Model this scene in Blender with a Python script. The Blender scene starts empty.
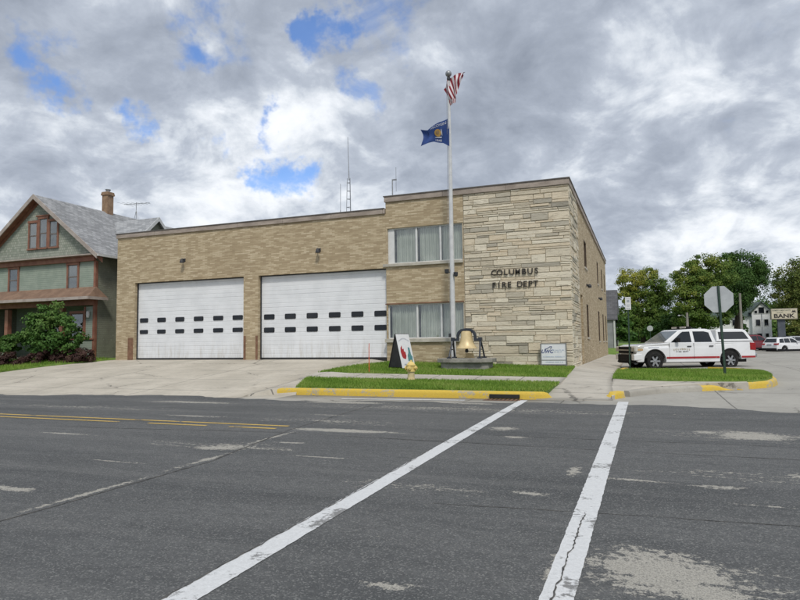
import bpy, math, random
import numpy as np
from mathutils import Vector, Matrix

random.seed(7); rng = np.random.default_rng(7)
scene = bpy.context.scene
COL = scene.collection

# ------------------------------------------------------------------ camera
F, YAW, PITCH, ROLL = 619.5, math.radians(21.155), math.radians(4.0), math.radians(-0.70)
fw = Vector((-math.sin(YAW)*math.cos(PITCH), math.cos(YAW)*math.cos(PITCH), math.sin(PITCH)))
rt = Vector((math.cos(YAW), math.sin(YAW), 0.0))
up = rt.cross(fw)
r2 = rt*math.cos(ROLL) + up*math.sin(ROLL)
u2 = -rt*math.sin(ROLL) + up*math.cos(ROLL)
cam_d = bpy.data.cameras.new('camera'); cam = bpy.data.objects.new('camera', cam_d); COL.objects.link(cam)
cam_d.sensor_width = 36.0; cam_d.lens = 36.0*F/800.0; cam_d.clip_start = 0.05; cam_d.clip_end = 3000
M = Matrix.Identity(4)
for i in range(3):
    M[i][0] = r2[i]; M[i][1] = u2[i]; M[i][2] = -fw[i]
M[2][3] = 1.6
cam.matrix_world = M
scene.camera = cam

# ------------------------------------------------------------------ world: sky with broken cloud deck
SUN_AZ, SUN_EL = math.radians(150), math.radians(52)
world = bpy.data.worlds.new('World'); scene.world = world; world.use_nodes = True
wt = world.node_tree; wn = wt.nodes; wl = wt.links
for n in list(wn): wn.remove(n)
def N(tree, typ, **kw):
    n = tree.nodes.new(typ)
    for k, v in kw.items():
        if k == 'inp':
            for kk, vv in v.items(): n.inputs[kk].default_value = vv
        else: setattr(n, k, v)
    return n
def mth(tree, op, a, b=None, c=None, clamp=False):
    n = tree.nodes.new('ShaderNodeMath'); n.operation = op; n.use_clamp = clamp
    for i, v in enumerate((a, b, c)):
        if v is None: continue
        if isinstance(v, (int, float)): n.inputs[i].default_value = v
        else: tree.links.new(v, n.inputs[i])
    return n.outputs[0]
def sstep(tree, v, lo, hi):
    n = tree.nodes.new('ShaderNodeMapRange'); n.interpolation_type = 'SMOOTHSTEP'
    n.inputs['From Min'].default_value = lo; n.inputs['From Max'].default_value = hi
    tree.links.new(v, n.inputs['Value']); return n.outputs[0]
def mixc(tree, fac, a, b, blend='MIX'):
    n = tree.nodes.new('ShaderNodeMix'); n.data_type = 'RGBA'; n.blend_type = blend
    for s, v in ((n.inputs[0], fac), (n.inputs[6], a), (n.inputs[7], b)):
        if isinstance(v, (int, float)): s.default_value = v
        elif isinstance(v, (tuple, list)): s.default_value = tuple(v) if len(v) == 4 else tuple(v)+(1,)
        else: tree.links.new(v, s)
    return n.outputs[2]
def noise(tree, vec, scale, detail=4, rough=0.5, dist=0.0):
    n = N(tree, 'ShaderNodeTexNoise', inp={'Scale': scale, 'Detail': detail, 'Roughness': rough, 'Distortion': dist})
    if vec is not None: tree.links.new(vec, n.inputs['Vector'])
    return n

def build_sky():
    t = wt
    out = N(t, 'ShaderNodeOutputWorld'); bg = N(t, 'ShaderNodeBackground'); bg.inputs[1].default_value = 0.1
    sky = N(t, 'ShaderNodeTexSky', sky_type='NISHITA', sun_disc=False, sun_elevation=SUN_EL, sun_rotation=SUN_AZ,
            air_density=1.0, dust_density=0.6, ozone_density=2.0)
    tc = N(t, 'ShaderNodeTexCoord'); d0 = tc.outputs['Generated']
    nv = N(t, 'ShaderNodeVectorMath', operation='NORMALIZE'); t.links.new(d0, nv.inputs[0]); d = nv.outputs[0]
    sp = N(t, 'ShaderNodeSeparateXYZ'); t.links.new(d, sp.inputs[0])
    zz = mth(t, 'ADD', mth(t, 'MAXIMUM', sp.outputs[2], 0.0), 0.42)
    cb = N(t, 'ShaderNodeCombineXYZ')
    t.links.new(mth(t, 'DIVIDE', sp.outputs[0], zz), cb.inputs[0]); t.links.new(mth(t, 'DIVIDE', sp.outputs[1], zz), cb.inputs[1])
    cb.inputs[2].default_value = 3.7
    uv = cb.outputs[0]
    nb = noise(t, uv, 2.1, 8, 0.56, 0.5)          # big cloud masses
    nm = noise(t, uv, 6.2, 9, 0.58, 0.45)            # billows
    nf = noise(t, uv, 19.0, 7, 0.62, 0.4)             # wisps
    # warped direction for the placed masses
    wv = noise(t, d, 5.0, 6, 0.62)
    sub = N(t, 'ShaderNodeVectorMath', operation='SUBTRACT'); t.links.new(wv.outputs['Color'], sub.inputs[0]); sub.inputs[1].default_value = (.5, .5, .5)
    scl = N(t, 'ShaderNodeVectorMath', operation='SCALE'); t.links.new(sub.outputs[0], scl.inputs[0]); scl.inputs['Scale'].default_value = 0.34
    add = N(t, 'ShaderNodeVectorMath', operation='ADD'); t.links.new(d, add.inputs[0]); t.links.new(scl.outputs[0], add.inputs[1])
    wd = add.outputs[0]
    def blob(dirv, rad):
        n = N(t, 'ShaderNodeVectorMath', operation='DISTANCE'); t.links.new(wd, n.inputs[0]); n.inputs[1].default_value = dirv
        m = t.nodes.new('ShaderNodeMapRange'); m.interpolation_type = 'SMOOTHSTEP'
        m.inputs['From Min'].default_value = rad; m.inputs['From Max'].default_value = rad*0.15
        t.links.new(n.outputs['Value'], m.inputs['Value']); return m.outputs[0]
    def direc(az, el):   # azimuth from +y towards +x, degrees
        a, e = math.radians(az), math.radians(el)
        return (math.sin(a)*math.cos(e), math.cos(a)*math.cos(e), math.sin(e))
    def total(lst):
        s = None
        for az, el, rad, amp in lst:
            v = mth(t, 'MULTIPLY', blob(direc(az, el), rad), amp)
            s = v if s is None else mth(t, 'ADD', s, v)
        return s
    holes = total(SKY_HOLES); shade = total(SKY_SHADE)
    # brightness of the deck
    b = mth(t, 'MULTIPLY_ADD', nb.outputs[0], 1.25, -0.625)
    b = mth(t, 'MULTIPLY_ADD', nm.outputs[0], 1.05, mth(t, 'SUBTRACT', b, 0.525))
    b = mth(t, 'MULTIPLY_ADD', nf.outputs[0], 0.30, mth(t, 'SUBTRACT', b, 0.15))
    b = mth(t, 'MULTIPLY_ADD', shade, 0.62, b)
    b = mth(t, 'MULTIPLY_ADD', b, 1.12, 0.50, clamp=True)
    ramp = N(t, 'ShaderNodeValToRGB'); t.links.new(b, ramp.inputs[0])
    e = ramp.color_ramp.elements
    e[0].position = 0.0; e[0].color = (1.95, 2.22, 2.72, 1)
    e[1].position = 1.0; e[1].color = (7.2, 7.3, 7.5, 1)
    for pos, c in ((0.3, (2.7, 3.02, 3.6, 1)), (0.48, (3.45, 3.8, 4.4, 1)), (0.60, (4.6, 4.95, 5.45, 1)), (0.78, (6.2, 6.45, 6.8, 1))):
        q = ramp.color_ramp.elements.new(pos); q.color = c
    hm = mth(t, 'ADD', holes, mth(t, 'MULTIPLY_ADD', nm.outputs[0], -1.5, 0.75))
    hm = mth(t, 'ADD', hm, mth(t, 'MULTIPLY_ADD', nf.outputs[0], 0.7, -0.35))
    hm = mth(t, 'MULTIPLY', sstep(t, hm, 0.22, 1.25), 0.92)
    skyc = mixc(t, 1.0, sky.outputs[0], SKY_TINT, 'MULTIPLY')
    t.links.new(mixc(t, hm, ramp.outputs[0], skyc), bg.inputs[0])
    t.links.new(bg.outputs[0], out.inputs[0])
SKY_TINT = (0.75, 0.95, 1.25)
SKY_HOLES = []
SKY_SHADE = []
SKY_HOLES = [(-21.2, 27.4, .085, .75), (-26.8, 27.2, .085, 1.2), (-29.0, 28.2, .05, .6), (-33.0, 19.4, .052, 1.15), (-33.4, 14.6, .058, 1.15), (-43.4, 19.6, .065, 1.15),
             (-51.0, 21.0, .06, 1.0), (-39.4, 28.0, .085, 1.1), (-24.0, 20.2, .055, .8), (-37.0, 17.8, .045, .75), (40, 40, .2, 1), (-100, 40, .3, 1), (120, 50, .35, 1)]
SKY_SHADE = [(-36.0, 23.5, .20, .30), (-27.0, 21.8, .13, .02), (-29.5, 13.0, .20, .20), (-41.0, 12.0, .20, .30), (-50.5, 25.0, .26, -.20), (-42.5, 24.0, .20, -.20), (-38.5, 20.8, .17, -.26),
             (-46.5, 16.0, .22, -.10), (-54.0, 15.0, .22, -.06), (-15.0, 20.5, .22, -.08), (-6.5, 25.0, .28, -.13), (-10.0, 17.0, .16, -.06), (4.0, 12.0, .28, -.22), (2.0, 20.5, .16, .20),
             (9.0, 22.0, .28, .30), (9.5, 7.5, .22, .22), (-4.5, 16.5, .14, .16), (-19.5, 14.0, .2, .16), (-47.0, 21.0, .10, .18), (3.0, 6.0, .2, .22)]

build_sky()

sun_d = bpy.data.lights.new('sun', 'SUN'); sun = bpy.data.objects.new('sun', sun_d); COL.objects.link(sun)
sun_d.energy = 1.5; sun_d.angle = math.radians(10); sun_d.color = (1.0, 0.95, 0.87)
sdir = Vector((math.sin(SUN_AZ)*math.cos(SUN_EL), math.cos(SUN_AZ)*math.cos(SUN_EL), math.sin(SUN_EL)))
sun.rotation_euler = (-sdir).to_track_quat('-Z', 'Y').to_euler(); sun.location = (0, -20, 60)

scene.view_settings.view_transform = 'Standard'; scene.view_settings.look = 'None'
scene.view_settings.exposure = 0.58; scene.view_settings.gamma = 1.0; scene.view_settings.use_curve_mapping = False

# ------------------------------------------------------------------ material helpers
def newmat(name):
    m = bpy.data.materials.new(name); m.use_nodes = True
    t = m.node_tree; p = t.nodes['Principled BSDF']
    return m, t, p
def pm(name, c1, c2=None, scale=4.0, rough=0.7, bump=0.0, bscale=None, metal=0.0, stretch=(1, 1, 1), detail=6, lo=0.35, hi=0.65, spec=None):
    """plain procedural material: two colours mixed by noise, optional bump"""
    m, t, p = newmat(name)
    c2 = c2 or tuple(min(1, v*0.86) for v in c1)
    tc = N(t, 'ShaderNodeTexCoord'); mp = N(t, 'ShaderNodeMapping'); mp.inputs['Scale'].default_value = stretch
    t.links.new(tc.outputs['Object'], mp.inputs[0])
    n = noise(t, mp.outputs[0], scale, detail, 0.6)
    t.links.new(mixc(t, sstep(t, n.outputs[0], lo, hi), c1, c2), p.inputs['Base Color'])
    p.inputs['Roughness'].default_value = rough; p.inputs['Metallic'].default_value = metal
    if spec is not None: p.inputs['Specular IOR Level'].default_value = spec
    if bump:
        b = N(t, 'ShaderNodeBump', inp={'Strength': bump, 'Distance': 0.02})
        nb = noise(t, mp.outputs[0], bscale or scale*4, 6, 0.6)
        t.links.new(nb.outputs[0], b.inputs['Height']); t.links.new(b.outputs[0], p.inputs['Normal'])
    return m
def glass_mat(name, tint, refl=0.35, rough=0.02, trans=0.6):
    m, t, p = newmat(name)
    tr = N(t, 'ShaderNodeBsdfTransparent'); tr.inputs[0].default_value = tint+(1,)
    gl = N(t, 'ShaderNodeBsdfGlossy'); gl.inputs['Roughness'].default_value = rough
    tc = N(t, 'ShaderNodeTexCoord'); n = noise(t, tc.outputs['Object'], 1.3, 3)
    bp = N(t, 'ShaderNodeBump', inp={'Strength': 0.05, 'Distance': 0.05}); t.links.new(n.outputs[0], bp.inputs['Height']); t.links.new(bp.outputs[0], gl.inputs['Normal'])
    lw = N(t, 'ShaderNodeLayerWeight', inp={'Blend': 0.5})
    f = mth(t, 'ADD', mth(t, 'MULTIPLY', mth(t, 'POWER', lw.outputs['Facing'], 4.0), .8), refl, clamp=True)
    mx = N(t, 'ShaderNodeMixShader'); t.links.new(f, mx.inputs[0]); t.links.new(tr.outputs[0], mx.inputs[1]); t.links.new(gl.outputs[0], mx.inputs[2])
    t.links.new(mx.outputs[0], t.nodes['Material Output'].inputs[0])
    return m
def leaf_mat(name, ca, cb, cc):
    m, t, p = newmat(name)
    at = N(t, 'ShaderNodeAttribute', attribute_name='tint')
    r = N(t, 'ShaderNodeValToRGB'); t.links.new(at.outputs['Fac'], r.inputs[0])
    r.color_ramp.elements[0].color = ca+(1,); r.color_ramp.elements[1].color = cc+(1,)
    q = r.color_ramp.elements.new(0.5); q.color = cb+(1,)
    t.links.new(r.outputs[0], p.inputs['Base Color'])
    p.inputs['Roughness'].default_value = 0.65; p.inputs['Specular IOR Level'].default_value = 0.3
    tl = N(t, 'ShaderNodeBsdfTranslucent'); t.links.new(r.outputs[0], tl.inputs[0])
    mx = N(t, 'ShaderNodeMixShader'); mx.inputs[0].default_value = 0.3
    t.links.new(p.outputs[0], mx.inputs[1]); t.links.new(tl.outputs[0], mx.inputs[2])
    t.links.new(mx.outputs[0], t.nodes['Material Output'].inputs[0])
    return m

# ------------------------------------------------------------------ mesh helpers
class MB:
    """collects vertices and faces; build() links them as one mesh object"""
    def __init__(s): s.v = []; s.f = []; s.m = []; s.cur = 0
    def add(s, vs, fs):
        o = len(s.v); s.v += [tuple(map(float, p)) for p in vs]
        s.f += [tuple(i+o for i in f) for f in fs]; s.m += [s.cur]*len(fs); return s
    def box(s, x0, x1, y0, y1, z0, z1):
        return s.add([(x0,y0,z0),(x1,y0,z0),(x1,y1,z0),(x0,y1,z0),(x0,y0,z1),(x1,y0,z1),(x1,y1,z1),(x0,y1,z1)],
                     [(0,3,2,1),(4,5,6,7),(0,1,5,4),(1,2,6,5),(2,3,7,6),(3,0,4,7)])
    def quad(s, *p): return s.add(p, [tuple(range(len(p)))])
    def prism(s, poly, axis, a, b):
        """extrude a 2-D polygon along axis ('x','y','z') from a to b"""
        n = len(poly)
        def P(q, w):
            return {'x': (w, q[0], q[1]), 'y': (q[0], w, q[1]), 'z': (q[0], q[1], w)}[axis]
        vs = [P(q, a) for q in poly]+[P(q, b) for q in poly]
        return s.add(vs, [tuple(range(n))[::-1], tuple(range(n, 2*n))]+[(i, (i+1) % n, n+(i+1) % n, n+i) for i in range(n)])
    def tube(s, pts, rad, seg=8, cap=True):
        pts = [Vector(p) for p in pts]; n = len(pts)
        rad = rad if isinstance(rad, (list, tuple)) else [rad]*n
        vs = []; fs = []
        for i, p in enumerate(pts):
            d = (pts[min(i+1, n-1)]-pts[max(i-1, 0)]).normalized()
            a = Vector((0, 0, 1)) if abs(d.z) < 0.9 else Vector((1, 0, 0))
            u = d.cross(a).normalized(); w = d.cross(u)
            for k in range(seg):
                an = 2*math.pi*k/seg; vs.append(p+(u*math.cos(an)+w*math.sin(an))*rad[i])
        for i in range(n-1):
            for k in range(seg):
                fs.append((i*seg+k, i*seg+(k+1) % seg, (i+1)*seg+(k+1) % seg, (i+1)*seg+k))
        if cap: fs += [tuple(range(seg))[::-1], tuple(range((n-1)*seg, n*seg))]
        return s.add(vs, fs)
    def lathe(s, prof, c=(0, 0, 0), seg=20, axis='z', cap=True):
        """revolve (r,h) profile about an axis through c"""
        vs = []; fs = []
        for r, h in prof:
            for k in range(seg):
                a = 2*math.pi*k/seg; q = (r*math.cos(a), r*math.sin(a))
                p = {'z': (q[0], q[1], h), 'x': (h, q[0], q[1]), 'y': (q[0], h, q[1])}[axis]
                vs.append((p[0]+c[0], p[1]+c[1], p[2]+c[2]))
        for i in range(len(prof)-1):
            for k in range(seg):
                fs.append((i*seg+k, i*seg+(k+1) % seg, (i+1)*seg+(k+1) % seg, (i+1)*seg+k))
        if cap: fs += [tuple(range(seg))[::-1], tuple(range((len(prof)-1)*seg, len(prof)*seg))]
        return s.add(vs, fs)
    def build(s, name, mat, parent=None, smooth=False, bevel=0.0, auto=None):
        me = bpy.data.meshes.new(name)
        org = s.org if hasattr(s, 'org') else (0, 0, 0)
        if parent is not None and not getattr(s, 'local', False):
            o = parent; off = Vector((0, 0, 0))
            while o is not None: off += o.location; o = o.parent
            vs = [(p[0]-off.x, p[1]-off.y, p[2]-off.z) for p in s.v]
        else: vs = s.v
        me.from_pydata(vs, [], s.f)
        for m in (mat if isinstance(mat, (list, tuple)) else [mat]): me.materials.append(m)
        me.polygons.foreach_set('material_index', s.m)
        if smooth: me.polygons.foreach_set('use_smooth', [True]*len(me.polygons))
        me.update()
        o = bpy.data.objects.new(name, me); COL.objects.link(o)
        if parent is not None: o.parent = parent
        if bevel:
            b = o.modifiers.new('bevel', 'BEVEL'); b.width = bevel; b.segments = 2; b.limit_method = 'ANGLE'; b.angle_limit = math.radians(40)
        if auto: 
            me.polygons.foreach_set('use_smooth', [True]*len(me.polygons))
            if hasattr(me, 'set_sharp_from_angle'): me.set_sharp_from_angle(angle=math.radians(auto))
        return o
def L():
    m = MB(); m.local = True; return m
def tag(o, label=None, cat=None, group=None, kind=None):
    if label: o['label'] = label
    if cat: o['category'] = cat
    if group: o['group'] = group
    if kind: o['kind'] = kind
    return o
def thing(name, loc, label, cat, group=None, rz=0.0):
    o = bpy.data.objects.new(name, None); COL.objects.link(o); o.location = loc; o.rotation_euler = (0, 0, rz)
    o.empty_display_size = 0.3
    return tag(o, label, cat, group)
def struct(o, label=None, cat='ground'):
    o['kind'] = 'structure'; o['label'] = label or o.name; o['category'] = cat
    return o
def text_mb(txt, size, depth=0.0, align='CENTER', offset=0.0, shear=0.0, space=1.0):
    """a word as (verts, faces) in its own plane: x right, y up"""
    cu = bpy.data.curves.new('w', 'FONT'); cu.body = txt; cu.size = size; cu.extrude = depth; cu.align_x = align; cu.align_y = 'CENTER'
    cu.offset = offset; cu.shear = shear; cu.space_character = space; cu.resolution_u = 3
    o = bpy.data.objects.new('w', cu); COL.objects.link(o)
    dg = bpy.context.evaluated_depsgraph_get(); dg.update()
    me = bpy.data.meshes.new_from_object(o.evaluated_get(dg))
    vs = [tuple(v.co) for v in me.vertices]; fs = [tuple(p.vertices) for p in me.polygons]
    bpy.data.objects.remove(o); bpy.data.curves.remove(cu); bpy.data.meshes.remove(me)
    return vs, fs
def lerp(a, b, t): return a+(b-a)*t
def interp(x, tab):
    if x <= tab[0][0]: return tab[0][1]
    for (a, va), (b, vb) in zip(tab, tab[1:]):
        if x <= b: return lerp(va, vb, (x-a)/(b-a))
    return tab[-1][1]
def smooth(a, b, x):
    t = max(0, min(1, (x-a)/(b-a))); return t*t*(3-2*t)
def resample(pl, n):
    pl = [Vector((p[0], p[1], 0)) for p in pl]
    ds = [0]
    for a, b in zip(pl, pl[1:]): ds.append(ds[-1]+(b-a).length)
    out = []
    for i in range(n):
        s = ds[-1]*i/(n-1)
        for j in range(len(pl)-1):
            if s <= ds[j+1]+1e-9:
                t = (s-ds[j])/max(1e-9, ds[j+1]-ds[j]); out.append(pl[j].lerp(pl[j+1], t)); break
    return out
def sheet(name, A, B, zf, mat, na=40, nb=12, off=0.0, ja=0.0, jb=0.0, label=None, skirt=.30):
    """ground sheet ruled between two edge lines, following the height function zf"""
    a = resample(A, na); b = resample(B, na); m = MB(); vs = []; fs = []
    for i in range(na):
        pa = a[i]+Vector((random.uniform(-ja, ja), random.uniform(-ja, ja), 0)); pb = b[i]+Vector((random.uniform(-jb, jb), random.uniform(-jb, jb), 0))
        for j in range(nb):
            p = pa.lerp(pb, j/(nb-1)); vs.append((p.x, p.y, zf(p.x, p.y)+off))
    for i in range(na-1):
        for j in range(nb-1):
            q = (i*nb+j, (i+1)*nb+j, (i+1)*nb+j+1, i*nb+j+1)
            fs.append(q)
    m.add(vs, fs); nf0 = len(fs)
    # make all normals face up
    v0, v1, v2 = (Vector(vs[k]) for k in fs[len(fs)//2][:3])
    if (v1-v0).cross(v2-v0).z < 0: m.f = [f[::-1] for f in m.f]
    # skirt round the edge so that no gap opens below it
    ring = [i*nb for i in range(na)]+[(na-1)*nb+j for j in range(1, nb)]+[i*nb+nb-1 for i in range(na-2, -1, -1)]+[j for j in range(nb-2, 0, -1)]
    if skirt:
        b0 = len(m.v); m.v += [(vs[k][0], vs[k][1], vs[k][2]-skirt) for k in ring]; n_ = len(ring)
        for i in range(n_): m.f.append((ring[i], b0+i, b0+(i+1) % n_, ring[(i+1) % n_])); m.m.append(0)
    o = m.build(name, mat, smooth=True)
    if skirt:
        for pl in o.data.polygons:
            if pl.index >= nf0: pl.use_smooth = False
    return struct(o, label)
# ------------------------------------------------------------------ ground materials
def asphalt_mat():
    m, t, p = newmat('asphalt')
    tc = N(t, 'ShaderNodeTexCoord'); co = tc.outputs['Object']
    def mapped(sc):
        mp = N(t, 'ShaderNodeMapping'); mp.inputs['Scale'].default_value = sc; t.links.new(co, mp.inputs[0]); return mp.outputs[0]
    big = noise(t, mapped((.22, .8, 1)), 1.0, 8, .66, .5)
    streak = noise(t, mapped((.12, 2.2, 1)), 1.0, 7, .62)
    fine = noise(t, co, 85, 4, .75); med = noise(t, mapped((1, 2.2, 1)), 4.5, 6, .7); agg = N(t, 'ShaderNodeTexVoronoi', inp={'Scale': 88.0}); t.links.new(co, agg.inputs['Vector'])
    c = mixc(t, sstep(t, big.outputs[0], .32, .66), (.078, .081, .082), (.145, .147, .145))
    lane = noise(t, mapped((.03, .75, 1)), 1.0, 4, .6)
    c = mixc(t, mth(t, 'MULTIPLY', sstep(t, lane.outputs[0], .42, .62), .45), c, (.155, .156, .152))
    c = mixc(t, mth(t, 'MULTIPLY', sstep(t, med.outputs[0], .42, .68), .5), c, (.060, .062, .063))
    c = mixc(t, mth(t, 'MULTIPLY', sstep(t, streak.outputs[0], .48, .74), .6), c, (.185, .184, .178))
    c = mixc(t, mth(t, 'MULTIPLY', sstep(t, fine.outputs[0], .32, .54), .8), (.054, .057, .059), c)
    sel = N(t, 'ShaderNodeSeparateColor'); t.links.new(agg.outputs['Color'], sel.inputs[0])
    c = mixc(t, mth(t, 'MULTIPLY', sstep(t, sel.outputs[0], .74, .98), .5), c, (.29, .29, .275))
    # places where the top coat has worn off and the old concrete shows
    sp = N(t, 'ShaderNodeSeparateXYZ'); t.links.new(co, sp.inputs[0])
    wn_ = noise(t, mapped((.7, 3.2, 1)), 1.6, 8, .74); wf = noise(t, co, 14, 5, .7)
    tot = None
    for (x, y, rx, ry, a) in PATCHES:
        dx = mth(t, 'DIVIDE', mth(t, 'SUBTRACT', sp.outputs[0], x), rx); dy = mth(t, 'DIVIDE', mth(t, 'SUBTRACT', sp.outputs[1], y), ry)
        r = mth(t, 'SQRT', mth(t, 'ADD', mth(t, 'MULTIPLY', dx, dx), mth(t, 'MULTIPLY', dy, dy)))
        v = mth(t, 'MULTIPLY', mth(t, 'SUBTRACT', 1.0, r, clamp=True), a)
        tot = v if tot is None else mth(t, 'MAXIMUM', tot, v)
    tot = mth(t, 'ADD', tot, mth(t, 'MULTIPLY_ADD', wn_.outputs[0], 2.2, -1.1))
    tot = mth(t, 'ADD', tot, mth(t, 'MULTIPLY_ADD', wf.outputs[0], 2.3, -1.15))
    tot = mth(t, 'ADD', tot, mth(t, 'MULTIPLY_ADD', fine.outputs[0], .9, -.45))
    on = sstep(t, tot, .55, .80)
    worn = mixc(t, sstep(t, fine.outputs[0], .3, .6), (.17, .165, .15), (.42, .40, .35))
    c = mixc(t, on, c, worn)
    # cracks
    vor = N(t, 'ShaderNodeTexVoronoi', feature='DISTANCE_TO_EDGE', inp={'Scale': .33})
    wv = noise(t, co, 1.7, 6, .65)
    ad = N(t, 'ShaderNodeVectorMath', operation='MULTIPLY_ADD'); t.links.new(wv.outputs['Color'], ad.inputs[0]); ad.inputs[1].default_value = (1.1, 1.1, 0); t.links.new(co, ad.inputs[2])
    t.links.new(ad.outputs[0], vor.inputs['Vector'])
    ck = mth(t, 'SUBTRACT', 1.0, sstep(t, vor.outputs['Distance'], .003, .012))
    ck = mth(t, 'MULTIPLY', ck, sstep(t, big.outputs[0], .52, .72))
    c = mixc(t, mth(t, 'MULTIPLY', ck, .45), c, (.028, .028, .028))
    t.links.new(c, p.inputs['Base Color'])
    p.inputs['Roughness'].default_value = .85; p.inputs['Specular IOR Level'].default_value = .3
    bp = N(t, 'ShaderNodeBump', inp={'Strength': .55, 'Distance': .012})
    h = mth(t, 'ADD', fine.outputs[0], mth(t, 'MULTIPLY', agg.outputs['Distance'], .6)); h = mth(t, 'SUBTRACT', h, mth(t, 'MULTIPLY', on, .8))
    t.links.new(h, bp.inputs['Height']); t.links.new(bp.outputs[0], p.inputs['Normal'])
    return m
PATCHES = [(.05, 4.75, .75, .75, 1.5), (.35, 4.45, .5, .35, 1.3), (1.7, 11.75, .95, .8, 1.5), (1.0, 12.0, .5, .35, 1.1), (-.1, 7.7, .7, .12, 1.15), (.75, 7.62, .45, .16, 1.15),
           (1.7, 8.5, .5, .2, 1.2), (-6.65, 5.08, .4, .13, 1.3), (-7.0, 5.1, .3, .15, 1.3), (-7.0, 6.75, .9, .07, 1.1), (-6.2, 8.12, .8, .26, 1.45), (-5.4, 8.9, .5, .12, 1.1), (-5.2, 10.42, 1.5, .26, 1.9),
           (-2.45, 11.5, .5, .45, 1.1), (-2.0, 10.5, .35, .2, 1.15), (-1.15, 6.7, .4, .16, 1.2), (-.83, 8.0, .13, .5, 1.2), (-4.2, 7.9, 1.0, .07, 1.1), (-5.7, 5.2, .09, 1.6, 1.15), (-5.75, 7.2, .12, 1.2, 1.1), (-6.0, 9.3, .1, 1.3, 1.1),
           (-7.6, 15.4, 1.9, .5, 1.3), (-4.2, 15.9, 1.2, .35, 1.1), (-12, 14.4, 2.5, .5, 1.05), (1.0, 6.9, .6, .05, 1.1), (2.6, 8.9, .8, .2, 1.2), (-.62, 4.6, .12, .8, 1.0), (-9.5, 11.6, 1.5, .2, 1.1), (-6.5, 12.6, .9, .12, 1.1), (-16, 10.8, 2.5, .2, 1.0), (-1.6, 3.9, .3, .1, 1.2), (-10, 8.6, 1.2, .12, 1.1), (1.8, 11.7, 3.0, 1.1, .72), (1.8, 8.3, 2.6, .55, .75), (-6, 11.6, 3.5, .8, .62), (-6.2, 8.3, 2.2, .55, .78), (-4, 14.6, 9, 1.1, .66), (-14, 12.5, 6, .8, .6), (-2.2, 6.6, 1.6, .35, .7), (2.5, 6.3, 2.0, .35, .7), (.3, 4.6, 1.2, .8, .8)]
def concrete_mat(name, base=(.47, .45, .40), dark=(.36, .345, .305), jx=0.0, jy=0.0, stain=.5):
    m, t, p = newmat(name)
    tc = N(t, 'ShaderNodeTexCoord'); co = tc.outputs['Object']
    n1 = noise(t, co, .55, 7, .62, .3); n2 = noise(t, co, 5, 7, .65); n3 = noise(t, co, 45, 3, .7)
    c = mixc(t, sstep(t, n1.outputs[0], .32, .68), base, dark)
    c = mixc(t, mth(t, 'MULTIPLY', sstep(t, n2.outputs[0], .5, .72), stain), c, tuple(v*.72 for v in dark))
    c = mixc(t, mth(t, 'MULTIPLY', sstep(t, n3.outputs[0], .3, .7), .35), c, tuple(v*.7 for v in base))
    sp = N(t, 'ShaderNodeSeparateXYZ'); t.links.new(co, sp.inputs[0])
    wob = noise(t, co, 3, 4, .6)
    for ax, per in ((0, jx), (1, jy)):
        if not per: continue
        v = mth(t, 'ADD', sp.outputs[ax], mth(t, 'MULTIPLY_ADD', wob.outputs[0], .03, -.015))
        fr = mth(t, 'FRACT', mth(t, 'DIVIDE', v, per)); d = mth(t, 'ABSOLUTE', mth(t, 'SUBTRACT', fr, .5))
        w = mth(t, 'SUBTRACT', 1.0, sstep(t, d, .010/per, .026/per))
        c = mixc(t, mth(t, 'MULTIPLY', w, .8), c, (.10, .095, .085))
    vor = N(t, 'ShaderNodeTexVoronoi', feature='DISTANCE_TO_EDGE', inp={'Scale': .24})
    ad = N(t, 'ShaderNodeVectorMath', operation='MULTIPLY_ADD'); t.links.new(n2.outputs['Color'], ad.inputs[0]); ad.inputs[1].default_value = (.5, .5, 0); t.links.new(co, ad.inputs[2]); t.links.new(ad.outputs[0], vor.inputs['Vector'])
    ck = mth(t, 'MULTIPLY', mth(t, 'SUBTRACT', 1.0, sstep(t, vor.outputs['Distance'], .002, .010)), sstep(t, n1.outputs[0], .45, .6))
    c = mixc(t, mth(t, 'MULTIPLY', ck, .75), c, (.09, .085, .075))
    t.links.new(c, p.inputs['Base Color']); p.inputs['Roughness'].default_value = .85; p.inputs['Specular IOR Level'].default_value = .3
    bp = N(t, 'ShaderNodeBump', inp={'Strength': .3, 'Distance': .008}); t.links.new(n3.outputs[0], bp.inputs['Height']); t.links.new(bp.outputs[0], p.inputs['Normal'])
    return m
def paint_mat(name, col, under=(.09, .09, .09), wear=.5):
    m, t, p = newmat(name)
    tc = N(t, 'ShaderNodeTexCoord'); co = tc.outputs['Object']
    n1 = noise(t, co, 1.6, 7, .68); n2 = noise(t, co, 22, 5, .7); n3 = noise(t, co, 70, 3, .6)
    v = mth(t, 'ADD', mth(t, 'MULTIPLY', n1.outputs[0], .65), mth(t, 'MULTIPLY', n2.outputs[0], .35))
    f = sstep(t, v, wear+.06, wear+.12)
    c = mixc(t, sstep(t, n3.outputs[0], .3, .75), col, tuple(q*.84 for q in col))
    c = mixc(t, sstep(t, n2.outputs[0], .35, .8), c, tuple(q*.8 for q in col))
    t.links.new(mixc(t, f, c, under), p.inputs['Base Color']); p.inputs['Roughness'].default_value = .75
    bp = N(t, 'ShaderNodeBump', inp={'Strength': .4, 'Distance': .008}); t.links.new(n2.outputs[0], bp.inputs['Height']); t.links.new(bp.outputs[0], p.inputs['Normal'])
    return m
M_ASPH = asphalt_mat()
M_DRIVE = concrete_mat('driveway_concrete', (.56, .515, .435), (.42, .385, .32), jx=4.6, jy=2.3)
M_WALK = concrete_mat('sidewalk_concrete', (.52, .485, .42), (.41, .38, .325), jx=0, jy=1.6, stain=.35)
M_WALKX = concrete_mat('front_walk_concrete', (.50, .47, .41), (.40, .37, .32), jx=1.5, jy=0, stain=.35)
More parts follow.
